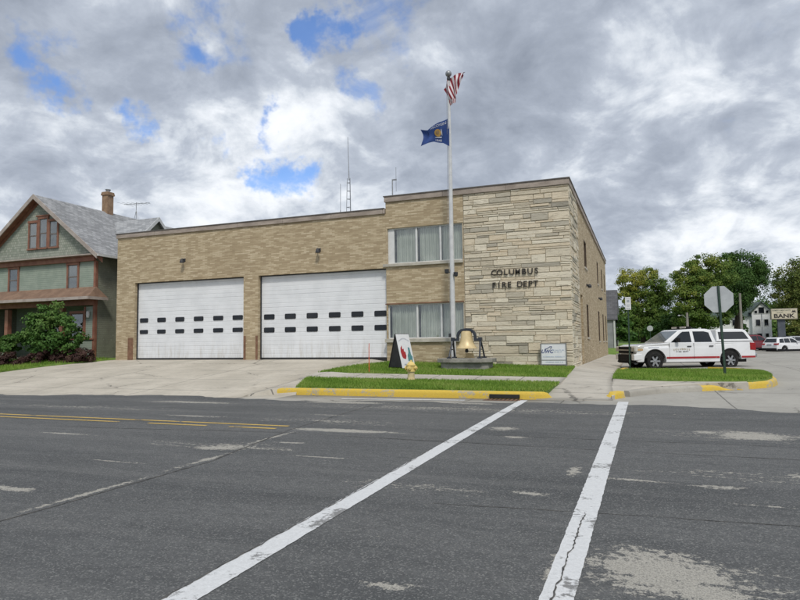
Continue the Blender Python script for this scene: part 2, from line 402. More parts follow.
M_STREET = concrete_mat('street_concrete', (.40, .385, .345), (.32, .308, .275), jx=4.0, jy=4.5)
M_GUT = concrete_mat('gutter_concrete', (.42, .40, .355), (.30, .285, .25), jx=3.0, jy=0, stain=.7)
M_KERB = concrete_mat('kerb_concrete', (.44, .42, .37), (.32, .30, .26), jx=0, jy=0, stain=.6)
M_YELK = paint_mat('yellow_kerb_paint', (.66, .46, .06), (.38, .34, .25), .47)
M_YELL = paint_mat('yellow_line_paint', (.62, .42, .10), (.10, .10, .10), .47)
M_WHIT = paint_mat('white_line_paint', (.66, .67, .67), (.20, .20, .195), .475)
M_SOIL = pm('lawn_turf', (.10, .18, .03), (.17, .25, .05), 3.0, .95, .5, 30)
M_FARG = pm('meadow', (.06, .10, .025), (.09, .12, .04), .2, .95)

# ------------------------------------------------------------------ ground heights
def gzW(x, y):
    """lawn and driveway west of the corner walk"""
    kerb = smooth(-11.9, -10.9, x)
    zb = .90 if x < -11.3 else (lerp(.90, .78, (x+11.3)/.8) if x < -10.5 else lerp(.78, .58, (x+10.5)/8.0))
    y0 = lerp(16.3, 17.4, kerb)
    t = max(0, min(1, (y-y0)/(25.46-y0)))
    return lerp(0, .2, kerb)+(zb-lerp(0, .2, kerb))*t if y >= y0 else 0.0
WL = [(17.35, .004), (19.0, .20), (21.5, .38), (25.46, .56), (30, .52), (54, .46)]
WR = [(17.4, .004), (18.6, .15), (19.7, .22), (21.9, .33), (30, .35), (54, .40)]
def wz(x, y): return lerp(interp(y, WL), interp(y, WR), max(0, min(1, (x+2.45)/1.5)))
def zs(x, y): return max(0, min(.33, (y-17.3)*.0222))
def isl(x, y): return .345+.05*math.sin(max(0, min(1, (y-21.4)/7.4))*math.pi)

g = MB().quad((-900, -300, -.06), (900, -300, -.06), (900, 1500, -.06), (-900, 1500, -.06)).build('ground', M_FARG)
struct(g, 'flat grassy ground stretching to the horizon')
EDGE = [(-150, 13.6), (-30, 14.6), (-19.3, 15.2), (-15.2, 16.2), (-12.5, 16.1), (-10.0, 15.5), (-7.0, 15.9), (-3.0, 16.45), (0, 16.6), (1.6, 16.3), (3.1, 15.75), (8, 15.4), (120, 15.4)]
EDGE2 = [(p.x, p.y) for p in resample(EDGE, 900)]
def flat(x, y): return 0.0
# asphalt road; the north edge wavers where the top coat ends on the old concrete
m = MB(); vs = []
xs = sorted(set([-150, -100, -60, -40]+[round(-30+.25*i, 2) for i in range(170)]+[16, 25, 40, 70, 120]))
for x in xs:
    ye = interp(x, EDGE)+(random.uniform(-.10, .10) if -30 < x < 13 else 0)+.12*math.sin(x*1.7)+.08*math.sin(x*4.1)
    vs += [(x, -30, .004), (x, ye, .004)]
m.add(vs, [(2*i, 2*i+2, 2*i+3, 2*i+1) for i in range(len(xs)-1)])
struct(m.build('road', M_ASPH), 'worn grey asphalt road in the foreground')
sheet('gutter', [(-11.6, 13.0), (-2.2, 13.0)], [(-11.6, 17.42), (-2.2, 17.42)], flat, M_GUT, 20, 4, 0, label='pale concrete gutter along the yellow kerb')
sheet('side_street', [(-2.2, 13.0), (90, 13.0)], [(-2.2, 62), (90, 62)], zs, M_STREET, 80, 60, 0, label='pale concrete side street and parking lot right of the fire station')
sheet('driveway', [(-60, 12.5), (-11.6, 12.5)], [(-60, 25.9), (-11.6, 25.9)], gzW, M_DRIVE, 40, 40, 0, label='broad concrete driveway before the garage doors')
# part of the driveway east of x=-11.6 up to the lawn
sheet('driveway_flare', [(-11.6, 16.1), (-10.3, 16.1)], [(-11.6, 25.9), (-10.3, 25.9)], gzW, M_DRIVE, 16, 120, .003, label='concrete driveway corner between garage door and lawn')
# lawns
LW = [(-10.55, 17.52), (-10.8, 18.2), (-11.5, 19.75)]
lawn_near = sheet('lawn', [(-10.45, 17.55), (-11.3, 19.8)], [(-2.55, 17.62), (-2.42, 19.8)], gzW, M_SOIL, 12, 60, .012, label='narrow grass strip between yellow kerb and front walk')
lawn_far = sheet('lawn', [(-11.7, 21.45), (-10.45, 25.46)], [(-2.40, 21.45), (-2.5, 25.46)], gzW, M_SOIL, 12, 60, .012, label='grass strip between front walk and fire station wall')
sheet('front_walk', [(-12.2, 19.8), (-12.2, 21.45)], [(-2.38, 19.8), (-2.38, 21.45)], gzW, M_WALKX, 5, 50, .006, label='narrow concrete walk between the two grass strips')
sheet('house_lawn', [(-60, 14.4), (-28.9, 16.5), (-28.6, 21), (-28.0, 23.2), (-26.3, 25.46), (-26.17, 45)], [(-90, 14.2), (-90, 45), (-90, 46), (-90, 47), (-90, 48), (-90, 60)],
      lambda x, y: interp(y, [(14, .02), (16.3, .05), (25.4, .95), (60, 1.05)]), M_SOIL, 60, 40, .02, label='grass around the green house left of the driveway')
# corner walk along the station's side
sheet('sidewalk', [(-2.75, 17.40), (-2.75, 19), (-2.52, 25.4), (-2.53, 54.5)], [(-.75, 17.46), (-.80, 18.9), (-.95, 21.9), (-.95, 54.5)], wz, M_WALK, 90, 10, .008, label='concrete sidewalk running back along the stone corner')
KP = [(-.55, 17.75), (-.35, 18.6), (.0, 19.15), (.46, 19.72), (1.05, 20.18), (1.63, 20.52), (2.1, 20.85), (2.55, 21.05)]
sheet('corner_walk', [(-.78, 17.6), (-.62, 18.4), (-.25, 19.15)]+[(x-.12, y+.12) for x, y in KP[3:-1]]+[(2.95, 21.12)], [(-.86, 19.2), (-.92, 21.95), (-.2, 21.6), (.66, 21.35), (1.65, 21.35), (2.4, 21.42), (2.95, 21.5)], lambda x, y: max(wz(x, y), zs(x, y)+.10), M_WALK, 50, 8, .008, label='concrete corner walk in front of the grass island')
IF = [(-.93, 21.95), (-.2, 21.55), (.66, 21.33), (1.65, 21.33), (2.6, 21.36), (3.1, 21.55), (3.6, 22.15), (3.92, 23.1), (4.02, 24.2), (4.05, 25.6)]
IB = [(-.93, 28.2), (-.3, 28.6), (.66, 28.8), (1.65, 28.8), (2.6, 28.75), (3.1, 28.6), (3.55, 28.2), (3.85, 27.4), (3.98, 26.6), (4.05, 25.9)]
lawn_isl = sheet('lawn_island', IF, IB, isl, M_SOIL, 60, 30, .0, label='raised grass island in front of the white pickup')
# far lawns behind the parking lot
def farz(x, y): return interp(y, [(54, .42), (57, .7), (64, 1.1), (90, 1.4), (200, 2.0)])
sheet('far_lawn', [(-40, 53.7), (-1.2, 54.3), (2.5, 56), (6.5, 63)], [(-60, 200), (20, 200), (40, 200)], farz, M_SOIL, 40, 20, .0, label='shaded grass under the trees behind the fire station')
sheet('back_lawn', [(4.5, 61.5), (90, 61.5)], [(20, 200), (200, 200)], lambda x, y: interp(y, [(61.5, .30), (66, .34), (200, 1.2)]), concrete_mat('lot_paving', (.30, .29, .26), (.24, .23, .21)), 20, 10, .0, label='far paved parking lot by the bank')

def kerb(name, path, mat, ztop, zbot, w=.16, label=None, flare0=0, flare1=0, n=60, rise=None):
    """kerb stone: rounded profile swept along a ground line"""
    pts = resample(path, n); m = MB(); vs = []; fs = []
    for i, p in enumerate(pts):
        a = pts[max(0, i-1)]; b = pts[min(n-1, i+1)]; d = (b-a).normalized(); nn = Vector((-d.y, d.x, 0))   # left of travel = inside
        s = i/(n-1); k = 1.0
        if flare0 and s < flare0: k = smooth(0, 1, s/flare0)
        if flare1 and s > 1-flare1: k = smooth(0, 1, (1-s)/flare1)
        zb = zbot(p.x, p.y); zt = zb+(ztop(p.x, p.y)-zb)*k+.006
        jit = random.uniform(-.006, .006)
        for (o, z) in ((-.03, zb-.03), (-.015, lerp(zb, zt, .55)), (0+jit, zt-.03*k), (.03, zt-.004), (w, zt), (w+.005, zb-.05)):
            q = p+nn*o; vs.append((q.x, q.y, z))
    for i in range(n-1):
        for j in range(5): fs.append((i*6+j, (i+1)*6+j, (i+1)*6+j+1, i*6+j+1))
    fs += [tuple(range(6))[::-1], tuple(range((n-1)*6, n*6))]
    m.add(vs, fs)
    return struct(m.build(name, mat, auto=50), label)
kerb('yellow_kerb', [(-11.5, 17.36), (-9, 17.42), (-6, 17.44), (-3.2, 17.44), (-2.6, 17.52), (-2.28, 17.75)], M_YELK, lambda x, y: .205, flat, .17, 'long yellow painted kerb along the grass strip', .07, .03, 90)
kerb('yellow_kerb', [(-1.02, 17.75), (-.72, 17.95), (-.48, 18.35)], M_YELK, lambda x, y: .20, flat, .2, 'short yellow kerb end beside the corner ramp', .6, 0, 16)
kerb('concrete_kerb', KP[1:6], M_KERB, lambda x, y: zs(x, y)+.16, zs, .17, 'bare grey concrete kerb around the street corner', 0, 0, 40)
kerb('yellow_kerb', KP[5:8], M_YELK, lambda x, y: zs(x, y)+.15, zs, .17, 'short yellow kerb end at the far side of the corner', 0, .6, 20)
kerb('yellow_kerb', [(2.82, 21.24)]+[(x+.1*(i > 1), y-.08) for i, (x, y) in enumerate(IF[4:])]+[(x+.1, y) for x, y in IB[::-1][:4]]+[(x, y+.1) for x, y in IB[::-1][4:6]], M_YELK, lambda x, y: zs(x, y)+.2, zs, .2, 'curved yellow kerb around the end of the grass island', .06, 0, 70)
kerb('concrete_kerb', [(2.9, 28.85), (1.65, 28.92), (.66, 28.92), (-.35, 28.72), (-.95, 28.35)], M_KERB, lambda x, y: .36, zs, .15, 'grey kerb behind the grass island by the pickup')
# painted lines
def stripe(name, A, B, w, mat, label, z=.009, n=160, jit=.004, gaps=(), w2=0.0):
    A = Vector(A+(0,)); B = Vector(B+(0,)); d = (B-A).normalized(); nn = Vector((-d.y, d.x, 0)); m = MB(); vs = []
    for i in range(n):
        p = A.lerp(B, i/(n-1)); e = (w+w2*i/(n-1))/2
        l = p+nn*(e+random.uniform(-jit, jit)); r = p-nn*(e+random.uniform(-jit, jit)); vs += [(l.x, l.y, z), (r.x, r.y, z)]
    m.add(vs, [(2*i, 2*i+1, 2*i+3, 2*i+2) for i in range(n-1) if not any(a < i/(n-1) < b for a, b in gaps)])
    return struct(m.build(name, mat), label)
stripe('crosswalk_line', (-2.735, 1.5), (-3.04, 17.1), .225, M_WHIT, 'left white crosswalk line running across the road', n=300)
stripe('crosswalk_line', (-.558, 1.5), (-.485, 17.3), .195, M_WHIT, 'right white crosswalk line with a cracked near end', w2=.065, n=300)
stripe('centre_line', (-60, 10.62), (-6.5, 10.66), .10, M_YELL, 'upper of the two worn yellow centre lines', n=400)
stripe('centre_line', (-60, 10.13), (-6.55, 10.28), .10, M_YELL, 'lower of the two worn yellow centre lines', n=400, gaps=((.925, .94), (.968, .978)))
stripe('stop_line', (-8.2, 16.35), (-4.6, 16.75), .22, M_WHIT, 'faded white line beside the yellow kerb', n=60, z=.0095)
# long sealed cracks in the asphalt
def crack(path, w, label, z=.0075, mat=None):
    pts = resample(path, 120); m = MB(); vs = []
    off = 0
    for i, p in enumerate(pts):
        off = off*.85+random.uniform(-.009, .009); ww = w*random.uniform(.2, 1.0)
        a = pts[max(0, i-1)]; b = pts[min(119, i+1)]; d = (b-a).normalized(); nn = Vector((-d.y, d.x, 0))
        l = p+nn*(off+ww); r = p+nn*(off-ww); vs += [(l.x, l.y, z), (r.x, r.y, z)]
    m.add(vs, [(2*i, 2*i+1, 2*i+3, 2*i+2) for i in range(119)])
    return struct(m.build('road_crack', mat or M_CRACK), label)
M_CRACK = pm('crack_filler', (.04, .04, .038), (.11, .105, .095), 7, .9)
crack([(-5.45, 2.5), (-5.58, 4.1), (-5.6, 7.1), (-6.2, 10.2), (-6.6, 15)], .022, 'long dark crack along the left half of the road')
crack([(-30, 9.1), (-14, 9.0), (-6.2, 9.9), (-.5, 9.6), (12, 9.7)], .014, 'dark lengthwise crack near the yellow lines')
crack([(-.56, 1.6), (-.575, 3.4), (-.56, 4.6), (-.535, 5.6), (-.545, 6.1)], .0085, 'dark crack splitting the right crosswalk line', .0125)
crack([(-2.87, 2.6), (-2.895, 4.4), (-2.94, 7.0), (-2.99, 9.0)], .009, 'ragged dark edge beside the left crosswalk line', .0125)
crack([(-2, 6.0), (3, 6.4), (12, 6.2)], .010, 'thin crack across the right half of the road')
crack([(-2.4, 10.6), (2, 10.7), (12, 10.4)], .012, 'thin crack on the far right half of the road')

# grass blades on the mown lawns
def grass(areas, n, label, h=.075):
    vs = []; fs = []; tint = []
    for (A, B, zf, sh) in areas:
        a = resample(A, 40); b = resample(B, 40); k = int(n*sh)
        for _ in range(k):
            s = random.random()*39; i = min(38, int(s)); f = s-i; t = random.random()
            p = a[i].lerp(a[i+1], f).lerp(b[i].lerp(b[i+1], f), t)
            z = zf(p.x, p.y); an = random.uniform(0, math.tau); w = random.uniform(.008, .017); hh = h*random.uniform(.5, 1.35)
            c, sn = math.cos(an)*w, math.sin(an)*w; lx, ly = random.gauss(0, .03), random.gauss(0, .03)
            o = len(vs); vs += [(p.x-c, p.y-sn, z), (p.x+c, p.y+sn, z), (p.x+lx, p.y+ly, z+hh)]; fs.append((o, o+1, o+2))
            tint.append(max(0, min(1, .45+.3*math.sin(p.x*1.7+p.y*2.3)*math.sin(p.x*.6-p.y*1.1)+random.gauss(0, .2))))
    me = bpy.data.meshes.new('grass'); me.from_pydata(vs, [], fs); me.materials.append(M_GRASS)
    at = me.attributes.new('tint', 'FLOAT', 'FACE'); at.data.foreach_set('value', tint)
    o = bpy.data.objects.new('grass', me); COL.objects.link(o)
    return tag(o, label, 'grass', kind='stuff')
M_GRASS = leaf_mat('grass_blades', (.13, .235, .03), (.21, .345, .05), (.34, .40, .11))
grass([([(-10.45, 17.58), (-11.35, 19.85)], [(-2.5, 17.64), (-2.38, 19.85)], lambda x, y: gzW(x, y)+.01, .42), ([(-11.75, 21.4), (-10.45, 25.44)], [(-2.36, 21.4), (-2.45, 25.44)], lambda x, y: gzW(x, y)+.01, .58)], 60000, 'mown green grass in front of the fire station')
grass([(IF, IB, isl, 1.0)], 34000, 'bright mown grass covering the island by the pickup')
grass([([(-28.7, 19), (-28.1, 23.2), (-26.35, 25.4)], [(-33, 19), (-33, 23.2), (-33, 25.8)], lambda x, y: interp(y, [(14, .04), (16.3, .07), (25.4, .97), (60, 1.07)]), 1.0)], 14000, 'longer grass at the foot of the dark red shrubs', .12)
# ------------------------------------------------------------------ fire station
YF, XL, XS, XC, YB = 25.46, -26.17, -10.49, -2.53, 53.67
ZL, ZR = 7.42, 7.93     # undersides of the copings
def brick_mat():
    m, t, p = newmat('tan_brick')
    tc = N(t, 'ShaderNodeTexCoord'); sp = N(t, 'ShaderNodeSeparateXYZ'); t.links.new(tc.outputs['Object'], sp.inputs[0])
    cb = N(t, 'ShaderNodeCombineXYZ'); t.links.new(mth(t, 'ADD', sp.outputs[0], sp.outputs[1]), cb.inputs[0]); t.links.new(sp.outputs[2], cb.inputs[1])
    br = N(t, 'ShaderNodeTexBrick', offset=.5, inp={'Color1': (0, 0, 0, 1), 'Color2': (1, 1, 1, 1), 'Mortar': (.5, .5, .5, 1), 'Scale': 1.0, 'Mortar Size': .006, 'Bias': 0.0, 'Brick Width': .30, 'Row Height': .066, 'Mortar Smooth': .2})
    t.links.new(cb.outputs[0], br.inputs['Vector'])
    mp = N(t, 'ShaderNodeMapping'); mp.inputs['Scale'].default_value = (1.3, 7.0, 1); t.links.new(cb.outputs[0], mp.inputs[0])
    ns = noise(t, mp.outputs[0], 1.0, 7, .62, .5); nl = noise(t, cb.outputs[0], .35, 4, .5)
    sel = N(t, 'ShaderNodeSeparateColor'); t.links.new(br.outputs['Color'], sel.inputs[0])
    v = mth(t, 'ADD', mth(t, 'MULTIPLY', sel.outputs[0], .42), mth(t, 'MULTIPLY_ADD', ns.outputs[0], .78, .085))
    r = N(t, 'ShaderNodeValToRGB'); t.links.new(v, r.inputs[0])
    r.color_ramp.elements[0].position = .38; r.color_ramp.elements[0].color = (.335, .26, .165, 1)
    r.color_ramp.elements[1].position = 1.0; r.color_ramp.elements[1].color = (.60, .51, .365, 1)
    for pos, c in ((.56, (.385, .305, .195, 1)), (.68, (.43, .345, .225, 1)), (.82, (.53, .44, .30, 1))):
        q = r.color_ramp.elements.new(pos); q.color = c
    c = mixc(t, br.outputs['Fac'], r.outputs[0], (.36, .29, .185))
    c = mixc(t, mth(t, 'MULTIPLY', sstep(t, nl.outputs[0], .5, .75), .25), c, (.24, .18, .11))
    t.links.new(c, p.inputs['Base Color']); p.inputs['Roughness'].default_value = .85; p.inputs['Specular IOR Level'].default_value = .25
    bp = N(t, 'ShaderNodeBump', inp={'Strength': .5, 'Distance': .01}); t.links.new(mth(t, 'SUBTRACT', v, mth(t, 'MULTIPLY', br.outputs['Fac'], .8)), bp.inputs['Height']); t.links.new(bp.outputs[0], p.inputs['Normal'])
    return m
def stone_mat():
    m, t, p = newmat('limestone')
    at = N(t, 'ShaderNodeAttribute', attribute_name='tint')
    r = N(t, 'ShaderNodeValToRGB'); t.links.new(at.outputs['Fac'], r.inputs[0])
    r.color_ramp.elements[0].color = (.33, .305, .25, 1); r.color_ramp.elements[1].color = (.78, .71, .565, 1)
    for pos, c in ((.18, (.46, .425, .345, 1)), (.4, (.60, .53, .405, 1)), (.55, (.66, .60, .475, 1)), (.7, (.67, .57, .42, 1)), (.85, (.73, .67, .54, 1))):
        q = r.color_ramp.elements.new(pos); q.color = c
    tc = N(t, 'ShaderNodeTexCoord'); mp = N(t, 'ShaderNodeMapping'); mp.inputs['Scale'].default_value = (1.2, 1.2, 5); t.links.new(tc.outputs['Object'], mp.inputs[0])
    n1 = noise(t, mp.outputs[0], 2.0, 8, .72, .9); mp3 = N(t, 'ShaderNodeMapping'); mp3.inputs['Scale'].default_value = (1.6, 1.6, 16); t.links.new(tc.outputs['Object'], mp3.inputs[0]); n3 = noise(t, mp3.outputs[0], 1.5, 7, .66, .5); n2 = noise(t, tc.outputs['Object'], 18, 5, .65)
    c = mixc(t, mth(t, 'MULTIPLY', sstep(t, n1.outputs[0], .52, .70), .75), r.outputs[0], (.27, .235, .175))
    c = mixc(t, mth(t, 'MULTIPLY', sstep(t, n1.outputs[0], .48, .25), .4), c, (.68, .65, .56))
    c = mixc(t, mth(t, 'MULTIPLY', sstep(t, n2.outputs[0], .55, .75), .45), c, (.24, .215, .17))
    c = mixc(t, mth(t, 'MULTIPLY', sstep(t, n3.outputs[0], .56, .70), .6), c, (.25, .22, .17))
    t.links.new(c, p.inputs['Base Color']); p.inputs['Roughness'].default_value = .9; p.inputs['Specular IOR Level'].default_value = .2
    bp = N(t, 'ShaderNodeBump', inp={'Strength': .7, 'Distance': .03}); t.links.new(mth(t, 'ADD', mth(t, 'SUBTRACT', n1.outputs[0], n3.outputs[0]), mth(t, 'MULTIPLY', n2.outputs[0], .4)), bp.inputs['Height']); t.links.new(bp.outputs[0], p.inputs['Normal'])
    return m
M_BRICK = brick_mat(); M_STONE = stone_mat()
M_MORT = pm('mortar', (.40, .36, .285), (.48, .435, .345), 6, .95, .3)
M_COPE = pm('coping_stone', (.40, .34, .29), (.27, .225, .19), 1.3, .8, .3, 9, stretch=(1, 1, 3))
M_COPEM = pm('coping_metal', (.10, .09, .085), (.14, .125, .11), 2, .55)
def door_mat():
    m, t, p = newmat('white_door_paint'); tc = N(t, 'ShaderNodeTexCoord'); sp = N(t, 'ShaderNodeSeparateXYZ'); t.links.new(tc.outputs['Object'], sp.inputs[0])
    n = noise(t, tc.outputs['Object'], 1.4, 6, .6); mp = N(t, 'ShaderNodeMapping'); mp.inputs['Scale'].default_value = (5, 1, .6); t.links.new(tc.outputs['Object'], mp.inputs[0]); n2 = noise(t, mp.outputs[0], 1.5, 7, .7)
    c = mixc(t, sstep(t, n.outputs[0], .35, .68), (.75, .77, .79), (.68, .70, .72))
    low = mth(t, 'MULTIPLY', mth(t, 'SUBTRACT', 1, sstep(t, sp.outputs[2], .35, 1.5)), sstep(t, n2.outputs[0], .42, .7))   # splashed road dirt
    c = mixc(t, mth(t, 'MULTIPLY', low, .5), c, (.40, .36, .29)); c = mixc(t, mth(t, 'MULTIPLY', sstep(t, n2.outputs[0], .58, .75), .18), c, (.45, .43, .38))
    t.links.new(c, p.inputs['Base Color']); p.inputs['Roughness'].default_value = .5
    b = N(t, 'ShaderNodeBump', inp={'Strength': .12, 'Distance': .02}); t.links.new(n.outputs[0], b.inputs['Height']); t.links.new(b.outputs[0], p.inputs['Normal'])
    return m
M_DOOR = door_mat()
M_BLACK = pm('black_rubber', (.012, .012, .013), (.02, .02, .02), 8, .6)
M_DARK = pm('dark_interior', (.012, .012, .012), (.02, .02, .018), 2, .9)
M_DGLASS = pm('dark_glass', (.008, .010, .013), (.012, .014, .017), 2, .06)
M_ALU = pm('white_aluminium', (.68, .69, .68), (.60, .61, .60), 3, .4)
M_SILL = pm('limestone_sill', (.52, .49, .42), (.40, .375, .32), 3, .85, .3, 20)
M_RUST = pm('rusty_steel', (.16, .085, .05), (.24, .13, .08), 5, .8, .3)
M_CURT = pm('pale_green_curtain', (.54, .545, .50), (.42, .43, .39), 3, .85, stretch=(2, 2, .4))
M_GLASS = glass_mat('window_glass', (.95, .975, .96), .11, .01)
M_ROOF = pm('roof_membrane', (.12, .12, .12), (.16, .16, .155), .8, .9)
M_IRON = pm('black_iron', (.022, .024, .028), (.04, .042, .048), 6, .5, .2)
M_BRONZE = pm('bronze_letters', (.030, .026, .022), (.05, .042, .036), 9, .45, metal=.4)

fs_ = thing('fire_station', (-12, YF, .6), 'tan brick fire station with two big white garage doors and a pale stone corner', 'fire station')
def wall_faces(m, ax, pos, out, u0, u1, z0, z1, holes, depth):
    """wall plane with openings and their reveals; ax='x': wall runs along x at y=pos, out=-1 faces -y"""
    us = sorted({u0, u1, *[h[0] for h in holes], *[h[1] for h in holes]}); zs_ = sorted({z0, z1, *[h[2] for h in holes], *[h[3] for h in holes]})
    def P(u, z, d=0): return (u, pos-out*d, z) if ax == 'x' else (pos-out*d, u, z)
    def Q(*p):
        f = [P(*q) for q in p]
        m.quad(*(f if (ax == 'x') == (out < 0) else f[::-1]))
    for a, b in zip(us, us[1:]):
        for c, d in zip(zs_, zs_[1:]):
            cu, cz = (a+b)/2, (c+d)/2
            if not any(h[0] < cu < h[1] and h[2] < cz < h[3] for h in holes): Q((a, c), (b, c), (b, d), (a, d))
    for a, b, c, d in holes:
        Q((a, c), (a, c, depth), (a, d, depth), (a, d)); Q((b, c, depth), (b, c), (b, d), (b, d, depth))
        Q((a, d), (a, d, depth), (b, d, depth), (b, d)); Q((a, c, depth), (a, c), (b, c), (b, c, depth))
D1 = (-24.93, -18.07, .2, 4.97); D2 = (-17.22, -10.50, .2, 4.97)
W1 = (-10.42, -6.93, 5.13, 6.73); W2 = (-10.44, -6.91, 1.80, 3.32)
m = MB()
wall_faces(m, 'x', YF, -1, XL, XS, 0, ZL, [D1, D2], .34)
wall_faces(m, 'x', YF-.02, -1, XS, -6.90, 0, ZR, [W1, W2], .34)
m.quad((XS, YF-.02, 0), (XS, YF-.02, ZR), (XS, YF+.35, ZR), (XS, YF+.35, 0))
SIDE = [(32.5, 34.0, 5.37, 6.78), (42.5, 43.7, 5.37, 6.85), (47.2, 48.4, 5.4, 6.85), (51.0, 52.0, 5.4, 6.85), (29.75, 30.75, .3, 3.78), (33.05, 34.2, 1.8, 3.5), (42.3, 43.7, 1.6, 3.55), (47.3, 48.6, 1.6, 3.55), (51.0, 52.2, 1.6, 3.55)]
wall_faces(m, 'y', XC, 1, 29.05, YB, 0, ZR, SIDE, .30)
# left, back and the parapet side of the taller block
m.quad((XL, YB, 0), (XL, YF, 0), (XL, YF, ZL), (XL, YB, ZL)); m.quad((XC, YB, 0), (XL, YB, 0), (XL, YB, ZL), (XC, YB, ZL))
m.quad((XS, YB, ZL-1), (XS, YF+.3, ZL-1), (XS, YF+.3, ZR), (XS, YB, ZR)); m.quad((XC, YB, ZL), (XS, YB, ZL), (XS, YB, ZR), (XC, YB, ZR))
m.build('brick_wall', M_BRICK, fs_)
m = MB().box(XL+.1, XS+.05, YF+.36, YB-.1, ZL-.5, ZL-.42).box(XS+.06, XC-.36, YF+.36, YB-.1, ZR-.5, ZR-.42)
m.build('roof', M_ROOF, fs_)
m = MB().box(XL+.12, XS-.3, YF+.9, YB-.5, 0, ZL-.6).box(XS-.2, XC-.6, YF+1.5, YB-.5, 0, ZR-.6).box(-6.9, XC-.35, YF+.4, YF+1.45, 0, ZR-.6)
m.build('interior_core', M_DARK, fs_)

# limestone ashlar: every stone modelled, courses of uneven height
def ashlar(u0, u1, z0, z1, place, seed):
    R = random.Random(seed); m = MB(); tints = []
    z = z0; rows = []
    while z < z1-.02:
        h = R.choice([.08, .09, .10, .12, .14, .16, .19, .22]); h = min(h, z1-z); 
        if z1-(z+h) < .07: h = z1-z
        rows.append((z, z+h)); z += h
    used = set()
    for i, (a, b) in enumerate(rows):
        u = u0
        if i % 2: u = u0
        first = True
        while u < u1-.01:
            hh = b-a
            w = R.uniform(.35, .95)*(1+1.1*(R.random() < .35)) if hh < .2 else R.uniform(.35, 1.0)
            if first: w *= R.uniform(.35, 1); first = False
            w = min(w, u1-u)
            if u1-(u+w) < .14: w = u1-u
            top = b; k = round((u)*50)
            # skip the span already taken by a tall stone from below
            blk = [q for q in used if q[0] == i and q[1] < u+w-.01 and q[2] > u+.01]
            if blk:
                q = min(blk, key=lambda t: t[1])
                if q[1] > u+.12: w = q[1]-u
                else:
                    u = q[2]; continue
            elif i+1 < len(rows) and R.random() < .16 and (rows[i+1][1]-a) < .42:
                top = rows[i+1][1]; used.add((i+1, u, u+w))
            g = .005; d = R.uniform(.0, .036)
            ua, ub, za, zb_ = u+g, u+w-g, a+g, top-g; c = min(.012, (top-a)*.12)
            tt = max(0, min(1, R.betavariate(1.7, 1.35)))
            n0 = len(m.f)
            # bevelled face
            outer = [place(ua, za, 0), place(ub, za, 0), place(ub, zb_, 0), place(ua, zb_, 0)]
            j = lambda: R.uniform(-.004, .004)
            inner = [place(ua+c+j(), za+c+j(), .016+d+j()), place(ub-c+j(), za+c+j(), .016+d+j()), place(ub-c+j(), zb_-c+j(), .016+d+j()), place(ua+c+j(), zb_-c+j(), .016+d+j())]
            m.add(outer+inner, [(4, 5, 6, 7), (0, 1, 5, 4), (1, 2, 6, 5), (2, 3, 7, 6), (3, 0, 4, 7)])
            tints += [tt]*5
            u += w
    return m, tints
mm, t1 = ashlar(-6.89, XC+.02, .35, ZR, lambda u, z, d: (u, YF-d, z), 11)
ms, t2 = ashlar(YF, 29.05, .35, ZR, lambda u, z, d: (XC+d, u, z), 5)
mm.add(ms.v, ms.f)
# quoin ends: cover the corner edge
o = mm.build('stone_facing', M_STONE, fs_)
at = o.data.attributes.new('tint', 'FLOAT', 'FACE'); at.data.foreach_set('value', t1+t2)
m = MB().box(-6.97, XC+.004, YF+.004, YF+.3, .1, ZR).box(XC-.3, XC+.003, YF+.3, 29.04, .1, ZR)
m.build('mortar_bed', M_MORT, fs_)
# copings
m = MB()
x = XL-.05
while x < XS-.06:
    w = min(2.6, XS-.02-x); m.box(x+.004, x+w-.004, YF-.07, YF+.3, ZL, ZL+.22); x += w
x = XS-.05
while x < XC-.1:
    w = min(2.75, XC+.07-x)
    if XC+.07-(x+w) < .5: w = XC+.07-x
    m.box(x+.004, x+w-.004, YF-.09, YF+.3, ZR, ZR+.235); x += w
y = YF+.305
while y < YB-.1:
    w = min(2.8, YB-y); m.box(XC-.3, XC+.07, y+.004, y+w-.004, ZR, ZR+.235); y += w
m.box(XS-.05, XS+.2, YF+.305, YB, ZR, ZR+.235).box(XL-.05, XL+.2, YF+.305, YB, ZL, ZL+.22)
m.build('coping', M_COPE, fs_, bevel=.01)
m = MB().box(XL-.08, XS-.055, YF-.10, YF+.2, ZL+.222, ZL+.262).box(XS-.08, XC+.1, YF-.12, YF+.2, ZR+.237, ZR+.278).box(XC-.2, XC+.1, YF+.203, YB+.03, ZR+.237, ZR+.278)
m.build('roof_flashing', M_COPEM, fs_)

